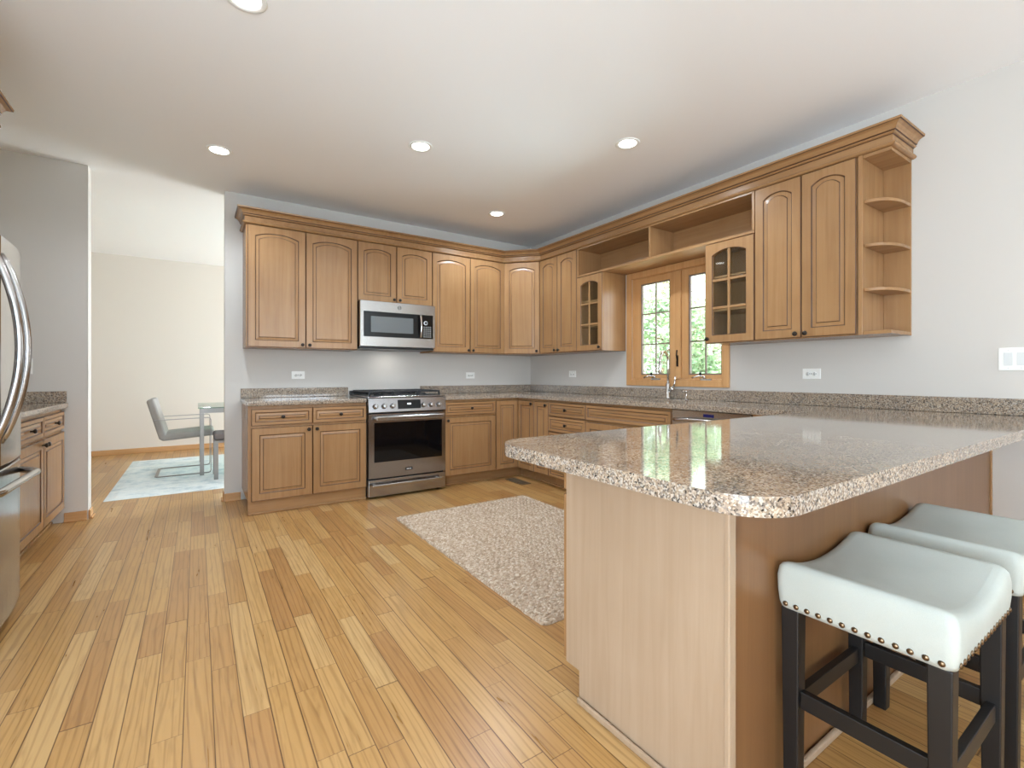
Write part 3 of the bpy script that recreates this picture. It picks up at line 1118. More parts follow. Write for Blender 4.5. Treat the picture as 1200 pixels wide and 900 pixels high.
# along the window wall
Y3, Y4, YS, YDW = -1.168, -1.712, -2.643, -3.256
w = YC1 - Y3
cabinet('base_cabinet', 'very narrow full-height-door maple base cabinet beside the three-drawer stack', 'cabinet', (0, YC1), RZ, w, BD, BZ0, BZ1,
        [('door', 0, w, DZ0, RZ1, 0, [(w - .034, RZ1 - .034)])], GB, toe=.075)
w = Y3 - Y4
cabinet('drawer_cabinet', 'maple base cabinet with a stack of drawers between the narrow door and the sink cabinet', 'cabinet', (0, Y3), RZ, w, BD, BZ0, BZ1,
        [('drawer', 0, w, RZ0, RZ1 + .004, 0, [(w / 2, (RZ0 + RZ1) / 2)]), ('drawer', 0, w, .562, .712, 0, [(w / 2, .638)]),
         ('drawer', 0, w, .342, .558, 0, [(w / 2, .45)]), ('drawer', 0, w, DZ0, .338, 0, [(w / 2, .225)])], GB, toe=.075)
w = Y4 - YS
cabinet('sink_cabinet', 'wide maple sink base cabinet with a long false drawer front under the window', 'cabinet', (0, Y4), RZ, w, BD, BZ0, BZ1 - .24,
        [('false_front', 0, w, RZ0, RZ1 + .004, 0)] + pair(w, DZ0, DZ1, 0, DZ1 - .032), GB, toe=.075)
sink_cab = r
# side strips carry the false front up beside the sink bowl
sk = [o for o in COL.objects if o.name.startswith('sink_cabinet')][0]
MB().box(.0006, .018, -BD, -.001, BZ1 - .2395, BZ1).box(w - .018, w - .0006, -BD, -.001, BZ1 - .2395, BZ1).box(.018, w - .018, -BD, -BD + .018, BZ1 - .2395, BZ1).build('face_frame', 'maple_h', sk)

# dishwasher
r = thing('dishwasher', 'stainless dishwasher with a dark blue display between the sink cabinet and the peninsula', 'dishwasher', (0, YS - .002, 0), RZ)
w = YS - YDW - .004
MB().box(0, w, -.57, -.02, .02, .872).build('body', 'black', r)
MB().box(.003, w - .003, -.628, -.5705,   .115, .8715).build('door', 'steel', r, bevel=.004, seg=3)
hp = [(.03 + (w - .06) * k / 16, -.640 - .038 * math.sin(PI * k / 16) ** .6, .800 + .012 * math.sin(PI * k / 16)) for k in range(17)]
MB().tube(hp, .012, 10).build('handle', 'steel', r)
MB().box(w / 2 - .040, w / 2 + .040, -.6300, -.6282, .832, .853).build('display', 'navy', r)
MB().box(.01, w - .01, -.56, -.55, .001, .112).build('toe_kick', 'black', r)

# ------------------------------------------------------------------ peninsula
PX0, PYF, PYN = -2.46, -3.582, -4.222
r = thing('peninsula_cabinet', 'long maple peninsula base with a pale veneered end panel under the granite counter', 'cabinet', (0, 0, 0))
MB().prism([(PX0 + .022, -3.600), (PX0 + .022, PYN + .02), (-.001, PYN + .02), (-.001, -3.262), (-.63, -3.262), (-.63, -3.600)], BZ0, BZ1).build('carcass', 'maple', r)
MB().box(PX0 + .022, -.63, -3.690, -3.672, .0005, BZ0 - .0005).build('toe_kick', 'maple_h', r)
ep = MB()
zt, zk = BZ1, .105
prof = [(-3.602, zt), (-3.602, zk), (-3.670, zk), (-3.670, .0005), (PYN + .012, .0005), (PYN + .012, zt)]
ep.extrude_x(prof, PX0, PX0 + .020)
ep.build('end_panel', 'veneer', r, bevel=.0015)
MB().box(PX0 - .004, PX0 + .026, PYN - .004, PYN + .0115, .0005, zt).build('corner_strip', 'veneer', r, bevel=.003)
MB().box(PX0 + .0265, -.026, PYN, PYN + .019, .0005, zt).build('back_panel', 'maple_shaded', r)
MB().box(-.0255, -.001, PYN - .006, PYN + .019, .0005, zt).build('scribe_strip', 'maple', r, bevel=.002)
MB().box(PX0 - .016, PX0 - .0045, PYN - .004, -3.675, .0005, .022).build('shoe_molding', 'veneer', r, bevel=.005, seg=3)
MB().box(PX0 - .016, -.03, PYN - .020, PYN - .0045, .0005, .022).build('shoe_molding', 'veneer', r, bevel=.005, seg=3)
xs = [PX0 + .004, -1.86, -1.25, -.64]
for k in range(3):
    for kind, a, b_, kn in (('drawer', RZ0, RZ1, True), ('door', DZ0, DZ1, True)):
        ww = xs[k + 1] - xs[k] - .004
        me = panel_mesh(ww, b_ - a - .004, 0, 'maple' if kind == 'door' else 'maple_h', stile=.056 if kind == 'door' else .026)
        d = link(kind, me, r, (xs[k + 1] - .002, -3.5995, a + .002), (0, 0, PI))
        link('knob', KNOB, d, (ww / 2 if kind == 'drawer' else .03, -TD, (b_ - a) / 2 if kind == 'drawer' else b_ - a - .035))

# ------------------------------------------------------------------ granite counters


def arc(cx, cy, rad, a0, a1, n=10):
    return [(cx + rad * math.cos(a0 + (a1 - a0) * k / n), cy + rad * math.sin(a0 + (a1 - a0) * k / n)) for k in range(n + 1)]


def slab(name, outline, hole, z0, z1, parent=None):
    bm = bmesh.new()
    vs_ = [bm.verts.new((x, y, z0)) for x, y in outline]
    es = [bm.edges.new((vs_[i], vs_[(i + 1) % len(vs_)])) for i in range(len(vs_))]
    if hole:
        hv = [bm.verts.new((x, y, z0)) for x, y in hole]
        es += [bm.edges.new((hv[i], hv[(i + 1) % len(hv)])) for i in range(len(hv))]
    res = bmesh.ops.triangle_fill(bm, use_beauty=True, edges=es)
    fs = [f for f in res['geom'] if isinstance(f, bmesh.types.BMFace)]
    ex = bmesh.ops.extrude_face_region(bm, geom=fs)
    bmesh.ops.translate(bm, vec=(0, 0, z1 - z0), verts=[v for v in ex['geom'] if isinstance(v, bmesh.types.BMVert)])
    bmesh.ops.recalc_face_normals(bm, faces=bm.faces)
    me = bpy.data.meshes.new(name)
    bm.to_mesh(me)
    bm.free()
    me.materials.append(M['granite'])
    o = link(name, me, parent, bevel=.011, seg=4)
    o.modifiers['bevel'].angle_limit = math.radians(50)
    return o


GZ0, GZ1, BSZ = .8765, .914, 1.002
r = thing('countertop', 'short speckled granite counter on the two-door base cabinet, free end side of the range', 'countertop', (0, 0, 0))
slab('top_slab', [(-3.236, -.001), (-3.236, -.650), (-2.288, -.650), (-2.288, -.001)], None, GZ0, GZ1, r)
MB().box(-3.232, -2.290, -.021, -.001, GZ1 + .0005, BSZ).build('backsplash', 'granite', r, bevel=.003)
r = thing('countertop', 'long speckled granite counter wrapping the corner, passing under the window and forming the rounded peninsula', 'countertop', (0, 0, 0))
F_Y, N_Y, E_X = -3.588, -4.482, -2.772
ro, ri = .115, .13
outline = [(-1.512, -.001), (-1.512, -.650), (-.650, -.650), (-.650, F_Y)]
outline += arc(E_X + ri, F_Y - ri, ri, PI / 2, PI, 12)
outline += arc(E_X + ro, N_Y + ro, ro, PI, 1.5 * PI, 12)
outline += [(-.001, N_Y), (-.001, -.001)]
SY0, SY1, SX0, SX1 = -2.50, -1.80, -.545, -.165
hole = arc(SX1 - .05, SY1 - .05, .05, 0, PI / 2, 5) + arc(SX0 + .05, SY1 - .05, .05, PI / 2, PI, 5) + arc(SX0 + .05, SY0 + .05, .05, PI, 1.5 * PI, 5) + arc(SX1 - .05, SY0 + .05, .05, 1.5 * PI, 2 * PI, 5)
slab('top_slab', outline, hole, GZ0, GZ1, r)
MB().box(-1.510, -.0215, -.021, -.001, GZ1 + .0005, BSZ).build('backsplash', 'granite', r, bevel=.003)
MB().box(-.021, -.001, N_Y + .004, -.001, GZ1 + .0005, BSZ).build('backsplash', 'granite', r, bevel=.003)

# sink, faucet, soap dispenser
r = thing('kitchen_sink', 'undermount stainless sink bowl set in the granite below the window', 'sink', ((SX0 + SX1) / 2, (SY0 + SY1) / 2, 0))
hx, hy = (SX1 - SX0) / 2, (SY1 - SY0) / 2
mb = MB()
def rrect(a, b_, rad, z):
    return [(x, y, z) for x, y in arc(a - rad, b_ - rad, rad, 0, PI / 2, 5) + arc(-a + rad, b_ - rad, rad, PI / 2, PI, 5) + arc(-a + rad, -b_ + rad, rad, PI, 1.5 * PI, 5) + arc(a - rad, -b_ + rad, rad, 1.5 * PI, 2 * PI, 5)]
R = [rrect(hx + .018, hy + .018, .06, GZ0 - .001), rrect(hx + .004, hy + .004, .05, GZ0 - .001), rrect(hx, hy, .05, GZ0 - .03), rrect(hx - .008, hy - .008, .05, .70), rrect(hx - .05, hy - .05, .05, .672)]
o_, n_ = mb.rings(R, [0] * 4, smooth=True)
mb.f.append([o_ + 4 * n_ + k for k in range(n_)]); mb.m.append(0); mb.s.append(False)
mb.build('bowl', 'steel', r)
MB().lathe([(.045, 0), (.045, .003), (.03, .004)], (0, .05, .6725), seg=20).build('drain', 'chrome', r)

fa = thing('faucet', 'tall brushed nickel gooseneck faucet with side lever behind the sink', 'faucet', (-.092, -2.196, GZ1 + .0006), 0)
MB().lathe([(.026, 0), (.026, .012), (.021, .02), (.020, .13), (.016, .14)], seg=20).build('base', 'chrome', fa)
sd = Vector((-.86, -.18, 0)).normalized()
pts = [Vector((0, 0, .135)), Vector((0, 0, .28))]
rad = .075
for k in range(0, 13):
    a = PI * k / 12
    pts.append(Vector((0, 0, .335)) + sd * (rad - rad * math.cos(a)) + Vector((0, 0, rad * math.sin(a))))
pts.append(pts[-1] + Vector((0, 0, -.02)))
MB().tube(pts, .0105, 14).build('gooseneck', 'chrome', fa)
e = pts[-1]
MB().lathe([(.013, 0), (.016, -.02), (.017, -.085), (.014, -.095)], tuple(e), seg=16).build('spray_head', 'chrome', fa)
MB().tube([(0, -.015, .075), (0, -.045, .085), (0, -.058, .095)], [.017, .016, .013], 14).tube([(0, -.05, .092), (.01, -.062, .14), (.014, -.066, .20)], [.008, .007, .006], 10).build('lever', 'chrome', fa)
so_ = thing('soap_dispenser', 'small brushed nickel soap dispenser pump beside the faucet', 'soap dispenser', (-.115, -2.40, GZ1 + .0006))
MB().lathe([(.018, 0), (.018, .006), (.011, .012), (.010, .04), (.006, .042), (.006, .065)], seg=16).build('base', 'chrome', so_)
MB().lathe([(.012, 0), (.012, .016), (.008, .018)], (0, 0, .062), seg=16).tube([(0, 0, .072), (-.03, 0, .074), (-.05, 0, .068)], .005, 8).build('pump_spout', 'chrome', so_)

# ------------------------------------------------------------------ range
RX0, RX1 = -2.280, -1.518
W_ = RX1 - RX0
rg = thing('range', 'stainless gas range with oven window between two granite counters', 'range', (RX0, 0, 0))
YFc = -.664
MB().box(.002, W_ - .002, -.612, -.025, .012, .895).build('body', 'black', rg, bevel=.003)
for lx in (.05, W_ - .05):
    for ly in (-.57, -.07):
        MB().lathe([(.018, 0), (.018, .0118)], (lx, ly, 0.0001), seg=12).build('foot', 'black', rg)
# cooktop
MB().box(.001, W_ - .001, -.652, -.024, .9155, .928).build('cooktop', 'steel_dark', rg, bevel=.004)
MB().box(.02, W_ - .02, -.585, -.05, .9285, .932).build('cooktop_well', 'black', rg)
MB().box(.0, W_, -.05, -.024, .9285, .966).build('rear_vent_trim', 'black', rg, bevel=.004)
for bx_, by_, br in ((.16, -.18, .04), (.16, -.45, .045), (W_ / 2, -.31, .05), (W_ - .16, -.18, .04), (W_ - .16, -.45, .045)):
    MB().lathe([(br, 0), (br, .008), (br * .75, .010), (br * .75, .016), (br * .6, .018)], (bx_, by_, .9322), seg=20).build('burner', 'iron', rg)
for k in range(3):
    gx0 = .025 + k * (W_ - .05) / 3 + .003
    gx1 = .025 + (k + 1) * (W_ - .05) / 3 - .003
    g = MB()
    zt0, zt1 = .960, .974
    for yy in (-.582, -.06):
        g.box(gx0, gx1, yy - .006, yy + .006, zt0, zt1)
    for xx in (gx0 + .006, gx1 - .006):
        g.box(xx - .006, xx + .006, -.576, -.066, zt0, zt1)
    for yy in (-.45, -.31, -.18):
        g.box(gx0 + .012, gx1 - .012, yy - .005, yy + .005, zt0 + .001, zt1 - .001)
    gm = (gx0 + gx1) / 2
    g.box(gm - .005, gm + .005, -.576, -.066, zt0 + .002, zt1)
    for xx in (gx0 + .006, gx1 - .006):
        for yy in (-.58, -.062):
            g.box(xx - .007, xx + .007, yy - .007, yy + .007, .9325, zt0)
    g.build('grate', 'iron', rg, bevel=.002)
# slanted control panel
cp = [(-.600, .776), (-.660, .776), (-.676, .784), (-.652, .912), (-.600, .914)]
pn = MB().extrude_x(cp, .001, W_ - .001).build('control_panel', 'steel_dark', rg, bevel=.003)
tilt = math.atan2(.024, .128)
nv = Vector((0, -math.cos(tilt), math.sin(tilt)))


def on_panel(x, z):
    f = (z - .784) / .128
    return Vector((x, -.676 + .024 * f, z))


KN = MB().lathe([(.024, 0), (.024, .006), (.019, .010), (.018, .034), (.014, .037)], axis='Y', seg=18).box(-.004, .004, -.040, -.010, -.018, .018).mesh('knob', ['steel'])
for u in (.062, .142, .222, W_ - .236, W_ - .156, W_ - .076):
    p = on_panel(u, .838) + nv * .001
    link('knob', KN, pn, p, (-tilt, 0, 0))
p = on_panel(W_ / 2 + .005, .850) + nv * .0008
MB().box(-.112, .112, -.003, 0, -.042, .042).build('display', 'black_glass', pn, p, (-tilt, 0, 0))
for kx in (-.012, .002, .012):
    pp = p + nv * .0034 + Vector((kx - .004, 0, .004))
    MB().box(-.004, .004, -.0006, 0, -.007, .007).build('digit', 'digits', pn, pp, (-tilt, 0, 0))
# oven door
od = MB()
x0, x1, zb, zt_ = .003, W_ - .003, .186, .770
gx0, gx1, gz0, gz1 = .052, W_ - .040, .330, .690
od.box(x0, gx0, YFc, -.613, zb, zt_).box(gx1, x1, YFc, -.613, zb, zt_).box(gx0, gx1, YFc, -.613, zb, gz0).box(gx0, gx1, YFc, -.613, gz1, zt_)
odo = od.build('oven_door', 'steel_dark', rg)
MB().box(gx0 + .0005, gx1 - .0005, YFc + .002, -.625, gz0 + .0005, gz1 - .0005).build('oven_window', 'black_glass', odo)
MB().box(.05, W_ - .05, -.738, -.716, .712, .752).box(.06, .085, -.717, YFc - .0005, .722, .742).box(W_ - .085, W_ - .06, -.717, YFc - .0005, .722, .742).build('handle', 'steel', odo, bevel=.008, seg=3)
bd = MB().box(W_ / 2 - .034, W_ / 2 + .034, YFc - .003, YFc - .0003, .232, .258).build('badge', 'black', odo, bevel=.002)
for k in range(4):
    MB().box(W_ / 2 - .022 + k * .012, W_ / 2 - .014 + k * .012, YFc - .0036, YFc - .0031, .240, .250).build('badge_mark', 'white_mark', bd)
dr = MB().box(.003, W_ - .003, YFc, -.613, .022, .172).build('warming_drawer', 'steel_dark', rg, bevel=.003)
MB().box(.02, W_ - .05, -.722, -.704, .112, .138).box(.045, .07, -.705, YFc - .0005, .116, .134).box(W_ - .10, W_ - .075, -.705, YFc - .0005, .116, .134).build('handle', 'steel', dr, bevel=.006, seg=3)

# ------------------------------------------------------------------ microwave
MX0, MX1 = -2.277, -1.515
mw = thing('microwave', 'stainless over-the-range microwave with black door glass, hung under the short wall cabinet', 'microwave', (MX0, 0, 0))
Wm = MX1 - MX0
MZ0, MZ1 = 1.378, 1.835
MB().box(.001, Wm - .001, -.370, -.002, MZ0 + .02, MZ1).build('body', 'steel_dark', mw, bevel=.003)
MB().box(.004, Wm - .004, -.388, -.012, MZ0, MZ0 + .0195).build('vent_base', 'black', mw, bevel=.003)
mf = MB()
fx0, fx1, fz0, fz1 = .030, Wm - .022, 1.492, 1.735
mf.box(0, fx0, -.405, -.3705, 1.402, MZ1 - .002).box(fx1, Wm, -.405, -.3705, 1.402, MZ1 - .002)
mf.box(fx0, fx1, -.405, -.3705, 1.402, fz0).box(fx0, fx1, -.405, -.3705, fz1, MZ1 - .002)
mdo = mf.build('front_frame', 'steel', mw)
px = Wm - .150
MB().box(fx0 + .0005, px, -.402, -.371, fz0 + .0005, fz1 - .0005).build('door_glass', 'black_glass', mw)
MB().box(px - .52 + .008, px - .085, -.4032, -.4022, fz0 + .045, fz1 - .045).build('viewing_window', 'grey_glass', mw)
hpts = [(px - .012, -.412 - .026 * math.sin(PI * k / 14) ** .7, fz0 + .006 + (fz1 - fz0 - .012) * k / 14) for k in range(15)]
MB().tube(hpts, .011, 10).build('handle', 'chrome', mw)
kp = MB().box(px + .006, fx1 - .0005, -.4022, -.371, fz0 + .0005, fz1 - .0005).build('keypad', 'black_glass', mw)
MB().lathe([(.021, 0), (.021, .004), (.015, .005)], ((px + fx1) / 2 - .016, -.4024, fz1 - .082), axis='Y', seg=18).build('dial_ring', 'white_mark', kp)
MB().lathe([(.014, 0), (.013, .008)], ((px + fx1) / 2 - .016, -.4070, fz1 - .082), axis='Y', seg=18).build('dial', 'black', kp)
for i in range(6):
    for j in range(4):
        bx0 = px + .026 + j * .023
        bz = fz0 + .018 + i * .020
        MB().box(bx0, bx0 + .011, -.4030, -.4023, bz, bz + .006).build('key', 'grey_plastic' if (i + j) % 3 else 'white_mark', kp)
ul = bpy.data.lights.new('cooktop_lamp', 'AREA')
ul.size, ul.energy, ul.color = .12, 0.6, (1.0, .97, .92)
ulo = bpy.data.objects.new('cooktop_lamp', ul)
ulo.location = (Wm / 2, -.20, MZ0 - .003)
ulo.parent = mw
COL.objects.link(ulo)
# round script monogram above the door
bdg = MB()
cx_, cz_ = -1.895 - MX0, 1.787
bdg.tube([(cx_ + .017 * math.cos(2 * PI * k / 24), -.4065, cz_ + .017 * math.sin(2 * PI * k / 24)) for k in range(25)], .0022, 6)
lo = bdg.build('badge', 'slot', mw)
lt = text_mesh('GE', .020)
lt.materials.append(M['slot'])
link('lettering', lt, lo, (cx_, -.4060, cz_), (PI / 2, 0, 0))

# ------------------------------------------------------------------ recessed ceiling lights
lamp_proto = None
lamp_spots = [(-3.423, -.862, 'recessed ceiling light nearest the dining room opening'), (-2.229, -1.732, 'recessed ceiling light in the middle of the kitchen ceiling'),
              (-1.033, -2.586, 'recessed ceiling light out in front of the window wall shelves'), (-1.033, -.84, 'recessed ceiling light deep in the corner between the cabinets'),
              (-3.383, -2.555, 'recessed ceiling light cut off at the top edge of the view')]
for i, (lx, ly, lab) in enumerate(lamp_spots):
    if lamp_proto is None:
        t_ = thing('recessed_light', lab, 'ceiling light', (lx, ly, CZ), 0, 'recessed ceiling lights')
        mb = MB()
        ring_p = [(.060, -.0005), (.085, -.0005), (.086, -.004), (.080, -.007), (.066, -.006), (.060, -.002)]
        seg = 32
        V, F = [], []
        for rr, h in ring_p:
            for k in range(seg):
                a = 2 * PI * k / seg
                V.append((rr * math.cos(a), rr * math.sin(a), h))
        n = len(ring_p)
        for a in range(n):
            for k in range(seg):
                a2, k2 = (a + 1) % n, (k + 1) % seg
                F.append((a * seg + k, a * seg + k2, a2 * seg + k2, a2 * seg + k))
        mb.add(V, F, 0, True)
        mb.build('trim_ring', 'white_plastic', t_)
        MB().lathe([(.0595, -.003), (.0595, -.0008)], seg=32).build('lens', 'lamp_lens', t_)
        ld = bpy.data.lights.new('bulb', 'SPOT')
        ld.energy = P_CAN * 4
        ld.spot_size = math.radians(150)
        ld.spot_blend = 0.6
        ld.shadow_soft_size = .055
        ld.color = (0.78, 0.89, 1.0)
        lo_ = bpy.data.objects.new('bulb', ld)
        lo_.location = (0, 0, -.012)
        lo_.parent = t_
        COL.objects.link(lo_)
        lamp_proto = t_
    else:
        t_ = copy_tree(lamp_proto)
        t_.location = (lx, ly, CZ)
        t_['label'] = lab

# ------------------------------------------------------------------ outlets and switches


def outlet(label, loc, rz, gfci=False):
    o = thing('wall_outlet', label, 'outlet', loc, rz, 'horizontal wall outlets')
    MB().box(-.058, .058, -.006, -.0005, -.036, .036).build('cover_plate', 'white_plastic', o, bevel=.002)
    for s in (-1, 1):
        MB().lathe([(.015, 0), (.015, .0015)], (s * .021, -.0062, 0), axis='Y', seg=16).build('receptacle', 'white_plastic', o)
        q = MB()
        for dz in (-.006, .006):
            q.box(s * .021 - .005, s * .021 + .004, -.0086, -.0079, dz - .0016, dz + .0016)
        q.lathe([(.0028, 0), (.0028, .0008)], (s * .021 + .009, -.0079, 0), axis='Y', seg=8)
        q.build('slot', 'slot', o)
    MB().lathe([(.003, 0), (.003, .001)], (0, -.0062, 0), axis='Y', seg=10).build('screw', 'slot', o)
    return o


outlet('white wall outlet above the short granite counter', (-2.752, 0, 1.124), 0)
outlet('white wall outlet on the range wall near the room corner', (-.880, 0, 1.118), 0)
outlet('white wall outlet between the room corner and the window', (0, -.816, 1.135), RZ)
outlet('white wall outlet with dark slots below the two-door cabinet by the end shelves', (0, -3.330, 1.134), RZ)
o = thing('light_switch', 'white double rocker switch plate on the plain wall above the peninsula', 'light switch', (0, -4.335, 1.21), RZ)
MB().box(-.085, .085, -.006, -.0005, -.060, .060).build('cover_plate', 'white_plastic', o, bevel=.003)
for s in (-1, 0, 1):
    MB().box(s * .048 - .0165, s * .048 + .0165, -.0085, -.0062, -.034, .034).build('rocker', 'grey_plastic', o, bevel=.0015)
    for dz in (-.047, .047):
        MB().lathe([(.003, 0), (.003, .0008)], (s * .048, -.0062, dz), axis='Y', seg=8).build('screw', 'grey_plastic', o)
o = thing('light_switch', 'white switch plate on the pillar wall above the granite by the refrigerator', 'light switch', (-4.607, 0, 1.19), 0)
MB().box(-.036, .036, -.006, -.0005, -.058, .058).build('cover_plate', 'white_plastic', o, bevel=.003)
MB().box(-.0165, .0165, -.0085, -.0062, -.034, .034).build('rocker', 'grey_plastic', o, bevel=.0015)

# ------------------------------------------------------------------ cabinets and refrigerator on the left wall
LZ = PI / 2
LD = .609
w = 1.20
r = cabinet('base_cabinet', 'maple base cabinet with dark knobs between the refrigerator and the pillar wall', 'cabinet', (XL_, -.006 - w), LZ, w, LD - .004, BZ0, BZ1,
            [('door', 0, w / 2, DZ0, DZ1, 0, [(w / 2 - .034, DZ1 - .034)]), ('door', w / 2, w - .012, DZ0, DZ1, 0, [(w / 2 + .034, DZ1 - .034)]),
             ('drawer', 0, w / 2, RZ0, RZ1, 0, [(w / 4, .784)]), ('drawer', w / 2, w - .012, RZ0, RZ1, 0, [(w * .75, .784)])], GB, toe=.06)
w2 = .36
cabinet('base_cabinet', 'narrow maple base cabinet tucked tight against the refrigerator side', 'cabinet', (XL_, -.008 - w - w2), LZ, w2, LD - .004, BZ0, BZ1,
        [('door', 0, w2, DZ0, DZ1, 0, [(w2 - .034, DZ1 - .034)]), ('drawer', 0, w2, RZ0, RZ1, 0, [(w2 / 2, .784)])], GB, toe=.06)
r = thing('countertop', 'granite counter piece against the pillar wall beside the refrigerator', 'countertop', (0, 0, 0))
slab('top_slab', [(XL_ + .001, -.001), (XL_ + .001, -1.57), (XL_ + .645, -1.57), (XL_ + .645, -.001)], None, GZ0, GZ1, r)
MB().box(XL_ + .022, XL_ + .636, -.021, -.001, GZ1 + .0005, BSZ).build('backsplash', 'granite', r, bevel=.003)
MB().box(XL_ + .001, XL_ + .021, -1.57, -.001, GZ1 + .0005, BSZ).build('backsplash', 'granite', r, bevel=.003)

fr = thing('refrigerator', 'stainless french door refrigerator with bowed handles and a bottom freezer drawer', 'refrigerator', (-4.99, -2.525, 0), LZ)
Wf = .91
MB().box(.004, Wf - .004, -.640, -.005, .03, 1.715).build('body', 'sash_grey', fr, bevel=.004)
MB().box(.02, Wf - .02, -.62, -.06, .0008, .0295).build('base_grille', 'black', fr)


def bowed_front(x0, x1, z0, z1, name, bulge=.030, parent=None):
    mb = MB()
    N = 14
    poly = [(x1, -.645), (x0, -.645)]
    for k in range(N + 1):
        x = x0 + (x1 - x0) * k / N
        u = (x - Wf / 2) / (Wf / 2)
        poly.append((x, -.715 - bulge * (1 - u * u) - (.0 if 0 < k < N else -.008)))
    n = len(poly)
    V = [(x, y, z0) for x, y in poly] + [(x, y, z1) for x, y in poly]
    F = [list(range(n))[::-1], list(range(n, 2 * n))] + [(i, (i + 1) % n, n + (i + 1) % n, n + i) for i in range(n)]
    mb.add(V, F)
    o = mb.build(name, 'steel_dark', parent or fr, bevel=.006)
    o.modifiers['bevel'].angle_limit = math.radians(55)
    return o


dl_ = bowed_front(.003, Wf / 2 - .002, .735, 1.722, 'door')
dr_ = bowed_front(Wf / 2 + .002, Wf - .003, .735, 1.722, 'door')
fz = bowed_front(.003, Wf - .003, .055, .725, 'freezer_drawer')
for dd_, sx in ((dl_, -1), (dr_, 1)):
    cxh = Wf / 2 + sx * .055
    pts = []
    for k in range(21):
        f = k / 20
        pts.append((cxh, -.735 - .085 * math.sin(PI * f) ** .75, .84 + .80 * f))
    MB().tube(pts, .0145, 12).build('handle', 'steel', dd_)
pts = []
for k in range(21):
    f = k / 20
    pts.append((.10 + (Wf - .20) * f, -.735 - .075 * min(1, math.sin(PI * f) * 2.2) ** .8, .675))
MB().tube(pts, .0155, 12).build('handle', 'steel', fz)
MB().box(.12, .33, -.7485, -.738, 1.10, 1.46).build('water_dispenser', 'black_glass', dl_, bevel=.004)

# cabinet above the refrigerator
FY0, FY1 = -2.53, -1.375
r = thing('wall_cabinet', 'deep maple cabinet with crown molding above the refrigerator', 'cabinet', (XL_, FY0, 0), LZ, GU)
wf = FY1 - FY0
MB().box(0, wf, -.565, -.001, 2.14, UZ1).build('carcass', 'maple', r, bevel=.002)
for f in pair(wf, 2.144, UZ1, 0, 2.172):
    add_front(r, f[0], f[1], f[2], f[3], f[4], -.5658, *(f[5:]))
MB().box(0, wf + .012, -.600, -.55, 2.115, 2.139).build('light_rail', 'maple_h', r, bevel=.006)
# its crown is swept in world axes, then hung on the cabinet
cw_ = sweep([(XL_ + .001, FY0 + .004), (XL_ + .582, FY0 + .004), (XL_ + .582, FY1 - .004), (XL_ + .001, FY1 - .004)], crown_prof, cmats, 'crown', ['maple_y', 'glaze'])
cw_.parent = r
cw_.matrix_parent_inverse = (Matrix.Translation((XL_, FY0, 0)) @ Matrix.Rotation(LZ, 4, 'Z')).inverted()

# ------------------------------------------------------------------ jute rug


def jute_rug():
    mb = MB()
    X0, X1, Y0, Y1 = -2.272, -1.052, -3.225, -1.335
    nx, ny = 320, 500
    V = []
    ROW = .027
    for j in range(ny + 1):
        for i in range(nx + 1):
            x = X0 + (X1 - X0) * i / nx
            y = Y0 + (Y1 - Y0) * j / ny
            row = math.floor((y - Y0) / ROW)
            fy = (y - Y0) / ROW - row
            ph = (row % 2) * .5
            fx = (x / .036 + ph + .15 * math.sin(row * 2.1)) % 1.0
            h = .5 * math.sin(PI * fy) ** .7 + .5 * math.sin(PI * fx) ** .6 * math.sin(PI * fy)
            nz = noise.noise(Vector((x * 60, y * 60, 0)))
            z = .005 + .0155 * h + .0022 * nz
            ed = min(i, nx - i, j, ny - j)
            wob = .006 * noise.noise(Vector((x * 18, y * 18, 3)))
            if ed == 0:
                z = .001
            px = x + (wob if i in (0, nx) else 0)
            py = y + (wob if j in (0, ny) else 0)
            # rounded corners
            for cx2, sx in ((X0, 1), (X1, -1)):
                for cy2, sy in ((Y0, 1), (Y1, -1)):
                    ax, ay = (px - cx2) * sx, (py - cy2) * sy
                    rc = .035
                    if ax < rc and ay < rc:
                        d = math.hypot(rc - ax, rc - ay)
                        if d > rc:
                            s = rc / d
                            px = cx2 + sx * (rc - (rc - ax) * s)
                            py = cy2 + sy * (rc - (rc - ay) * s)
            V.append((px, py, z))
    F = []
    for j in range(ny):
        for i in range(nx):
            a = j * (nx + 1) + i
            F.append((a, a + 1, a + nx + 2, a + nx + 1))
    mb.add(V, F, 0, True)
    o = mb.build('rug', 'jute')
    return tag(o, 'chunky woven tan jute rug on the oak floor beside the peninsula', 'rug')


jute_rug()

# floor register by the corner toe kick
r = thing('floor_register', 'small brown metal floor vent by the corner base cabinet', 'floor vent', (-.748, -.80, 0))
mb = MB()
mb.box(-.06, .06, -.155, -.14, .0005, .006).box(-.06, .06, .14, .155, .0005, .006).box(-.06, -.047, -.14, .14, .0005, .006).box(.047, .06, -.14, .14, .0005, .006)
for k in range(1, 14):
    y = -.14 + .28 * k / 14
    mb.box(-.047, .047, y - .004, y + .004, .001, .005)
mb.box(-.004, .004, -.14, .14, .001, .0055)
mb.build('grille', 'vent', r)
MB().box(-.047, .047, -.14, .14, .0003, .0009).build('duct_opening', 'slot', r)

# ------------------------------------------------------------------ counter stools


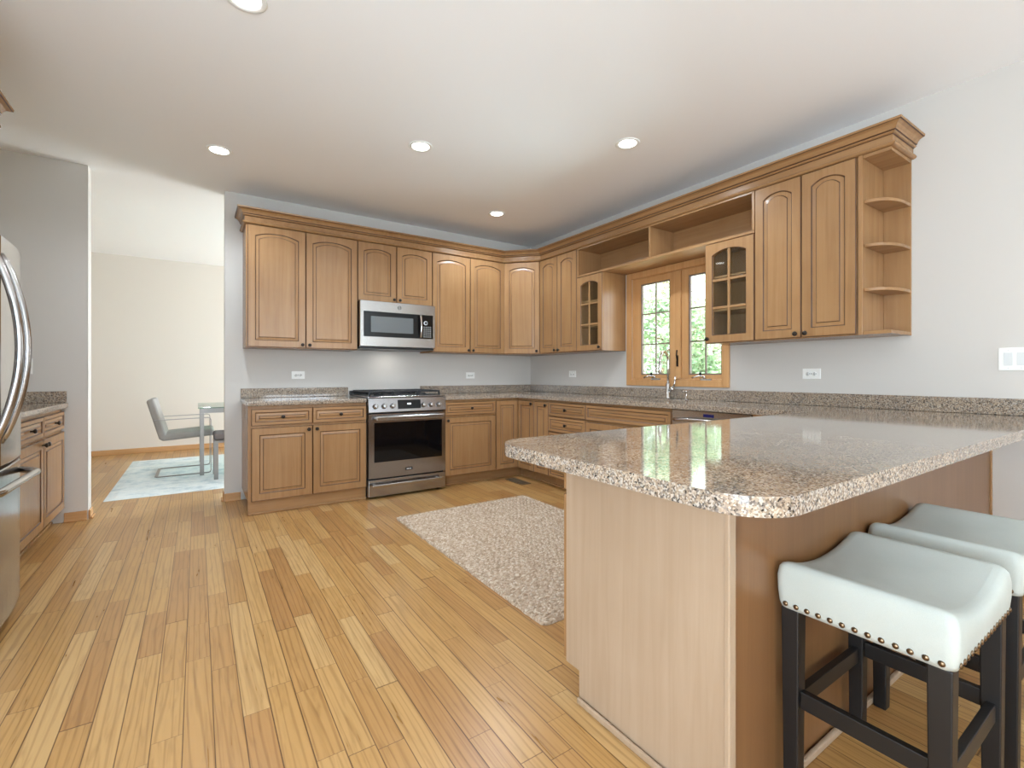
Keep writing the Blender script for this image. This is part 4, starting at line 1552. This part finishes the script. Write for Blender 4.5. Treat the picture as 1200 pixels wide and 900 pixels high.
def stool(label, x0, first=None):
    SX, SY = .470, .365            # seat size
    cx, cy = x0 + SX / 2, -4.232 - SY / 2
    st = thing('counter_stool', label, 'stool', (cx, cy, 0), 0, 'saddle-seat counter stools under the overhang')
    zb = .505
    # upholstered saddle seat: rounded block, dished along its length
    mb = MB()
    nx, ny = 28, 20
    def sup(u, p=5.0):
        return u
    rows = []
    def outline(hx, hy, rad, n=6):
        base = arc(hx - rad, hy - rad, rad, 0, PI / 2, n) + arc(-hx + rad, hy - rad, rad, PI / 2, PI, n) + arc(-hx + rad, -hy + rad, rad, PI, 1.5 * PI, n) + arc(hx - rad, -hy + rad, rad, 1.5 * PI, 2 * PI, n)
        out = []
        for i in range(len(base)):
            p, q = base[i], base[(i + 1) % len(base)]
            out.append(p)
            if math.hypot(q[0] - p[0], q[1] - p[1]) > .1:
                for k in range(1, 16):
                    out.append((p[0] + (q[0] - p[0]) * k / 16, p[1] + (q[1] - p[1]) * k / 16))
        return out
    hx, hy = SX / 2, SY / 2
    def ztop(x):
        u = abs(x) / hx
        return .588 + .044 * (min(u, .97) / .97) ** 2.0
    R = []
    for ins, dz in ((.004, 0.0), (.0, .012), (-.003, .045), (-.004, .5), (0.0, .78), (.006, .90), (.015, .97), (.028, 1.0)):
        o2 = outline(hx - ins, hy - ins, max(.008, .022 - ins * .2))
        ring = []
        for x, y in o2:
            if dz < .1:
                z = zb + dz
            else:
                z = zb + .045 + (ztop(x) - zb - .045) * ((dz - .1) / .9)
            ring.append((x, y, z))
        R.append(ring)
    o_, n_ = mb.rings(R, [0] * (len(R) - 1), smooth=True)
    # top surface: concentric rings shrinking towards the long centre line
    last = R[-1]
    Rt = [last]
    for s in (.94, .86, .76, .64, .5, .36, .22, .10, .03):
        Rt.append([(x * s, y * s, ztop(x * s) + .004 * (1 - s)) for x, y, z in last])
    o2_, n2_ = mb.rings(Rt, [0] * (len(Rt) - 1), smooth=True)
    mb.f.append([o2_ + (len(Rt) - 1) * n2_ + k for k in range(n2_)]); mb.m.append(0); mb.s.append(True)
    mb.f.append([o_ + k for k in range(n_)][::-1]); mb.m.append(0); mb.s.append(False)
    seat = mb.build('seat', 'linen', st)
    # nailhead trim along the lower edge
    NM = MB().lathe([(.0070, 0), (.0064, .0016), (.0045, .0030), (.0015, .0038)], seg=10).mesh('nailhead', ['brass_nail'])
    zz = zb + .013
    for k in range(13):
        y = -hy + .024 + (SY - .048) * k / 12
        link('nailhead', NM, seat, (-hx - .0005, y, zz), (0, -PI / 2, 0))
        link('nailhead', NM, seat, (hx + .0005, y, zz), (0, PI / 2, 0))
    for k in range(17):
        x = -hx + .024 + (SX - .048) * k / 16
        link('nailhead', NM, seat, (x, -hy - .0005, zz), (PI / 2, 0, 0))
    # legs
    LM = {}
    lx, ly = hx - .030, hy - .030
    for sx in (-1, 1):
        for sy in (-1, 1):
            g = MB()
            a, b_ = .022, .018
            V = [(sx * lx - a, sy * ly - a, zb - .001), (sx * lx + a, sy * ly - a, zb - .001), (sx * lx + a, sy * ly + a, zb - .001), (sx * lx - a, sy * ly + a, zb - .001)]
            V += [(sx * lx - b_, sy * ly - b_, 0.0005), (sx * lx + b_, sy * ly - b_, .0005), (sx * lx + b_, sy * ly + b_, .0005), (sx * lx - b_, sy * ly + b_, .0005)]
            g.add(V, [(0, 1, 2, 3), (7, 6, 5, 4), (4, 5, 1, 0), (5, 6, 2, 1), (6, 7, 3, 2), (7, 4, 0, 3)])
            g.build('leg', 'black_wood', st, bevel=.003)
    ra, rb, rt = lx - .021, ly - .021, .010
    for sx in (-1, 1):
        MB().box(sx * lx - rt, sx * lx + rt, -rb, rb, .245, .290).build('stretcher', 'black_wood', st, bevel=.002)
    for sy in (-1, 1):
        MB().box(-ra, ra, sy * ly - rt, sy * ly + rt, .225, .270).build('stretcher', 'black_wood', st, bevel=.002)
    return st


s1 = stool('linen saddle stool with brass nailheads by the peninsula corner, before the other stool', -2.252)
s2 = copy_tree(s1)
s2.location.x += .60
s2['label'] = 'linen saddle stool farther along the peninsula, half hidden behind the other stool'

# ------------------------------------------------------------------ dining room
o = MB()
DRX0, DRX1, DRY0, DRY1 = -4.25, -1.2, .585, 2.93
nn = 40
V, F = [], []
for j in range(nn + 1):
    for i in range(nn + 1):
        x = DRX0 + (DRX1 - DRX0) * i / nn
        y = DRY0 + (DRY1 - DRY0) * j / nn
        ed = i in (0, nn) or j in (0, nn)
        V.append((x, y, .0008 if ed else .009 + .0012 * noise.noise(Vector((x * 9, y * 9, 1)))))
for j in range(nn):
    for i in range(nn):
        a = j * (nn + 1) + i
        F.append((a, a + 1, a + nn + 2, a + nn + 1))
o.add(V, F, 0, False)
tag(o.build('rug', 'pale_rug'), 'pale grey-blue distressed rug under the dining table', 'rug')
tb = thing('dining_table', 'glass-topped dining table on square steel legs seen through the opening', 'table', (-2.55, 1.86, 0))
hx, hy = 1.0, .52
MB().box(-hx, hx, -hy, hy, .752, .764).build('glass_top', 'table_glass', tb, bevel=.002)
MB().box(-hx + .02, hx - .02, -hy + .02, -hy + .05, .70, .7515).box(-hx + .02, hx - .02, hy - .05, hy - .02, .70, .7515).box(-hx + .02, -hx + .05, -hy + .05, hy - .05, .70, .7515).box(hx - .05, hx - .02, -hy + .05, hy - .05, .70, .7515).build('apron', 'satin_steel', tb)
for sx in (-1, 1):
    for sy in (-1, 1):
        MB().box(sx * (hx - .038) - .02, sx * (hx - .038) + .02, sy * (hy - .038) - .02, sy * (hy - .038) + .02, .0105, .6995).build('leg', 'satin_steel', tb, bevel=.002)

ch = thing('cantilever_chair', 'grey upholstered cantilever armchair with flat steel frame at the table end', 'chair', (-3.70, 1.78, .0105), 0)
bw, bt = .026, .006
fm = MB()
hy = .285


def flat_bar(mb, pts, y, w=.028, t=.008):
    """flat steel bar following (x, z) points in a plane of constant y"""
    P = [Vector((a, b_)) for a, b_ in pts]
    n = len(P)
    V = []
    for i in range(n):
        d = (P[min(i + 1, n - 1)] - P[max(i - 1, 0)]).normalized()
        nn_ = Vector((-d.y, d.x)) * (t / 2)
        for sy in (-1, 1):
            for s in (-1, 1):
                V.append((P[i].x + nn_.x * s, y + sy * w / 2, P[i].y + nn_.y * s))
    F = []
    for i in range(n - 1):
        a, b_ = i * 4, (i + 1) * 4
        F += [(a, a + 1, b_ + 1, b_), (a + 2, b_ + 2, b_ + 3, a + 3), (a, b_, b_ + 2, a + 2), (a + 1, a + 3, b_ + 3, b_ + 1)]
    F += [(0, 2, 3, 1), (n * 4 - 4, n * 4 - 3, n * 4 - 1, n * 4 - 2)]
    mb.add(V, F)


for sy in (-1, 1):
    flat_bar(fm, [(-.225, .005), (.25, .005), (.268, .012), (.275, .03), (.275, .60), (.268, .622), (.25, .63), (-.24, .62)], sy * hy)
fm.box(-.24, -.212, -hy + .0145, hy - .0145, .001, .009)
fm.build('frame', 'satin_steel', ch)


def cushion(name, mat, size, parent, loc, rot):
    mb = MB().box(-size[0] / 2, size[0] / 2, -size[1] / 2, size[1] / 2, -size[2] / 2, size[2] / 2)
    return mb.build(name, mat, parent, loc, rot, bevel=min(size) * .35, seg=4)


cushion('seat', 'grey_fabric', (.50, .52, .075), ch, (.06, 0, .440), (0, math.radians(-4), 0))
cushion('backrest', 'grey_fabric', (.075, .52, .46), ch, (-.222, 0, .625), (0, math.radians(-15), 0))
bn = thing('dining_bench', 'low upholstered bench with square steel legs half hidden by the wall beside the table', 'bench', (-2.83, 1.22, .0105))
cushion('cushion', 'dark_fabric', (1.16, .38, .075), bn, (0, 0, .452), (0, 0, 0))
MB().box(-.58, .58, -.19, .19, .388, .4135).build('seat_frame', 'satin_steel', bn)
for sx in (-1, 1):
    for sy in (-1, 1):
        MB().box(sx * .558 - .02, sx * .558 + .02, sy * .168 - .02, sy * .168 + .02, 0, .3875).build('leg', 'satin_steel', bn, bevel=.002)

# ------------------------------------------------------------------ outside the kitchen window
lawn = structure(MB().box(.3, 40, -30, 30, -.62, -.6).build('ground_lawn', 'grass'))


def tree(label, x, y, h, crown_r, mat, n, seed):
    rnd = random.Random(seed)
    t_ = thing('tree', label, 'tree', (x, y, -.6), 0, 'garden trees outside the window')
    tr = MB()
    tr.tube([(0, 0, 0), (.05, .03, h * .3), (-.05, .08, h * .6), (.02, .0, h * .85)], [.16, .12, .08, .03], 10)
    for k in range(9):
        a = k * 2.4
        z = h * (.28 + .06 * k)
        tr.tube([(0, 0.03, z), (math.cos(a) * crown_r * .4, math.sin(a) * crown_r * .4, z + .35), (math.cos(a) * crown_r * .85, math.sin(a) * crown_r * .85, z + .5)], [.05, .035, .012], 6)
    tr.build('trunk', 'bark', t_)
    mb = MB()
    cl = [(rnd.uniform(-1, 1) * crown_r, rnd.uniform(-1, 1) * crown_r, h * rnd.uniform(.15, 1.0), rnd.uniform(.35, .75)) for _ in range(26)]
    for i in range(n):
        cx, cy, cz, cr_ = rnd.choice(cl)
        v = Vector((rnd.gauss(0, 1), rnd.gauss(0, 1), rnd.gauss(0, 1))).normalized() * cr_ * rnd.random() ** .4
        c = Vector((cx, cy, cz)) + v
        a = Vector((rnd.gauss(0, 1), rnd.gauss(0, 1), rnd.gauss(0, 1))).normalized()
        b_ = a.orthogonal().normalized()
        l, w_ = rnd.uniform(.05, .10), rnd.uniform(.025, .045)
        m_ = a.cross(b_) * .012
        mb.add([c - a * l, c + b_ * w_ + m_, c + a * l, c - b_ * w_ + m_], [(0, 1, 2), (0, 2, 3)])
    mb.build('crown', mat, t_)


tree('bushy green tree outside, filling the lower window panes', 5.2, 1.3, 3.3, 1.2, 'leaf_a', 7000, 1)
tree('tall pale-leaved tree outside, behind the bushy one', 8.6, 4.7, 6.0, 1.8, 'leaf_b', 7000, 2)
tree('yellow-green tree outside, showing on the faucet side of the window', 9.4, 1.2, 4.2, 1.5, 'leaf_b', 6000, 3)
tree('slender green tree outside, farthest from the window', 12.8, 7.4, 6.4, 1.9, 'leaf_a', 6000, 4)
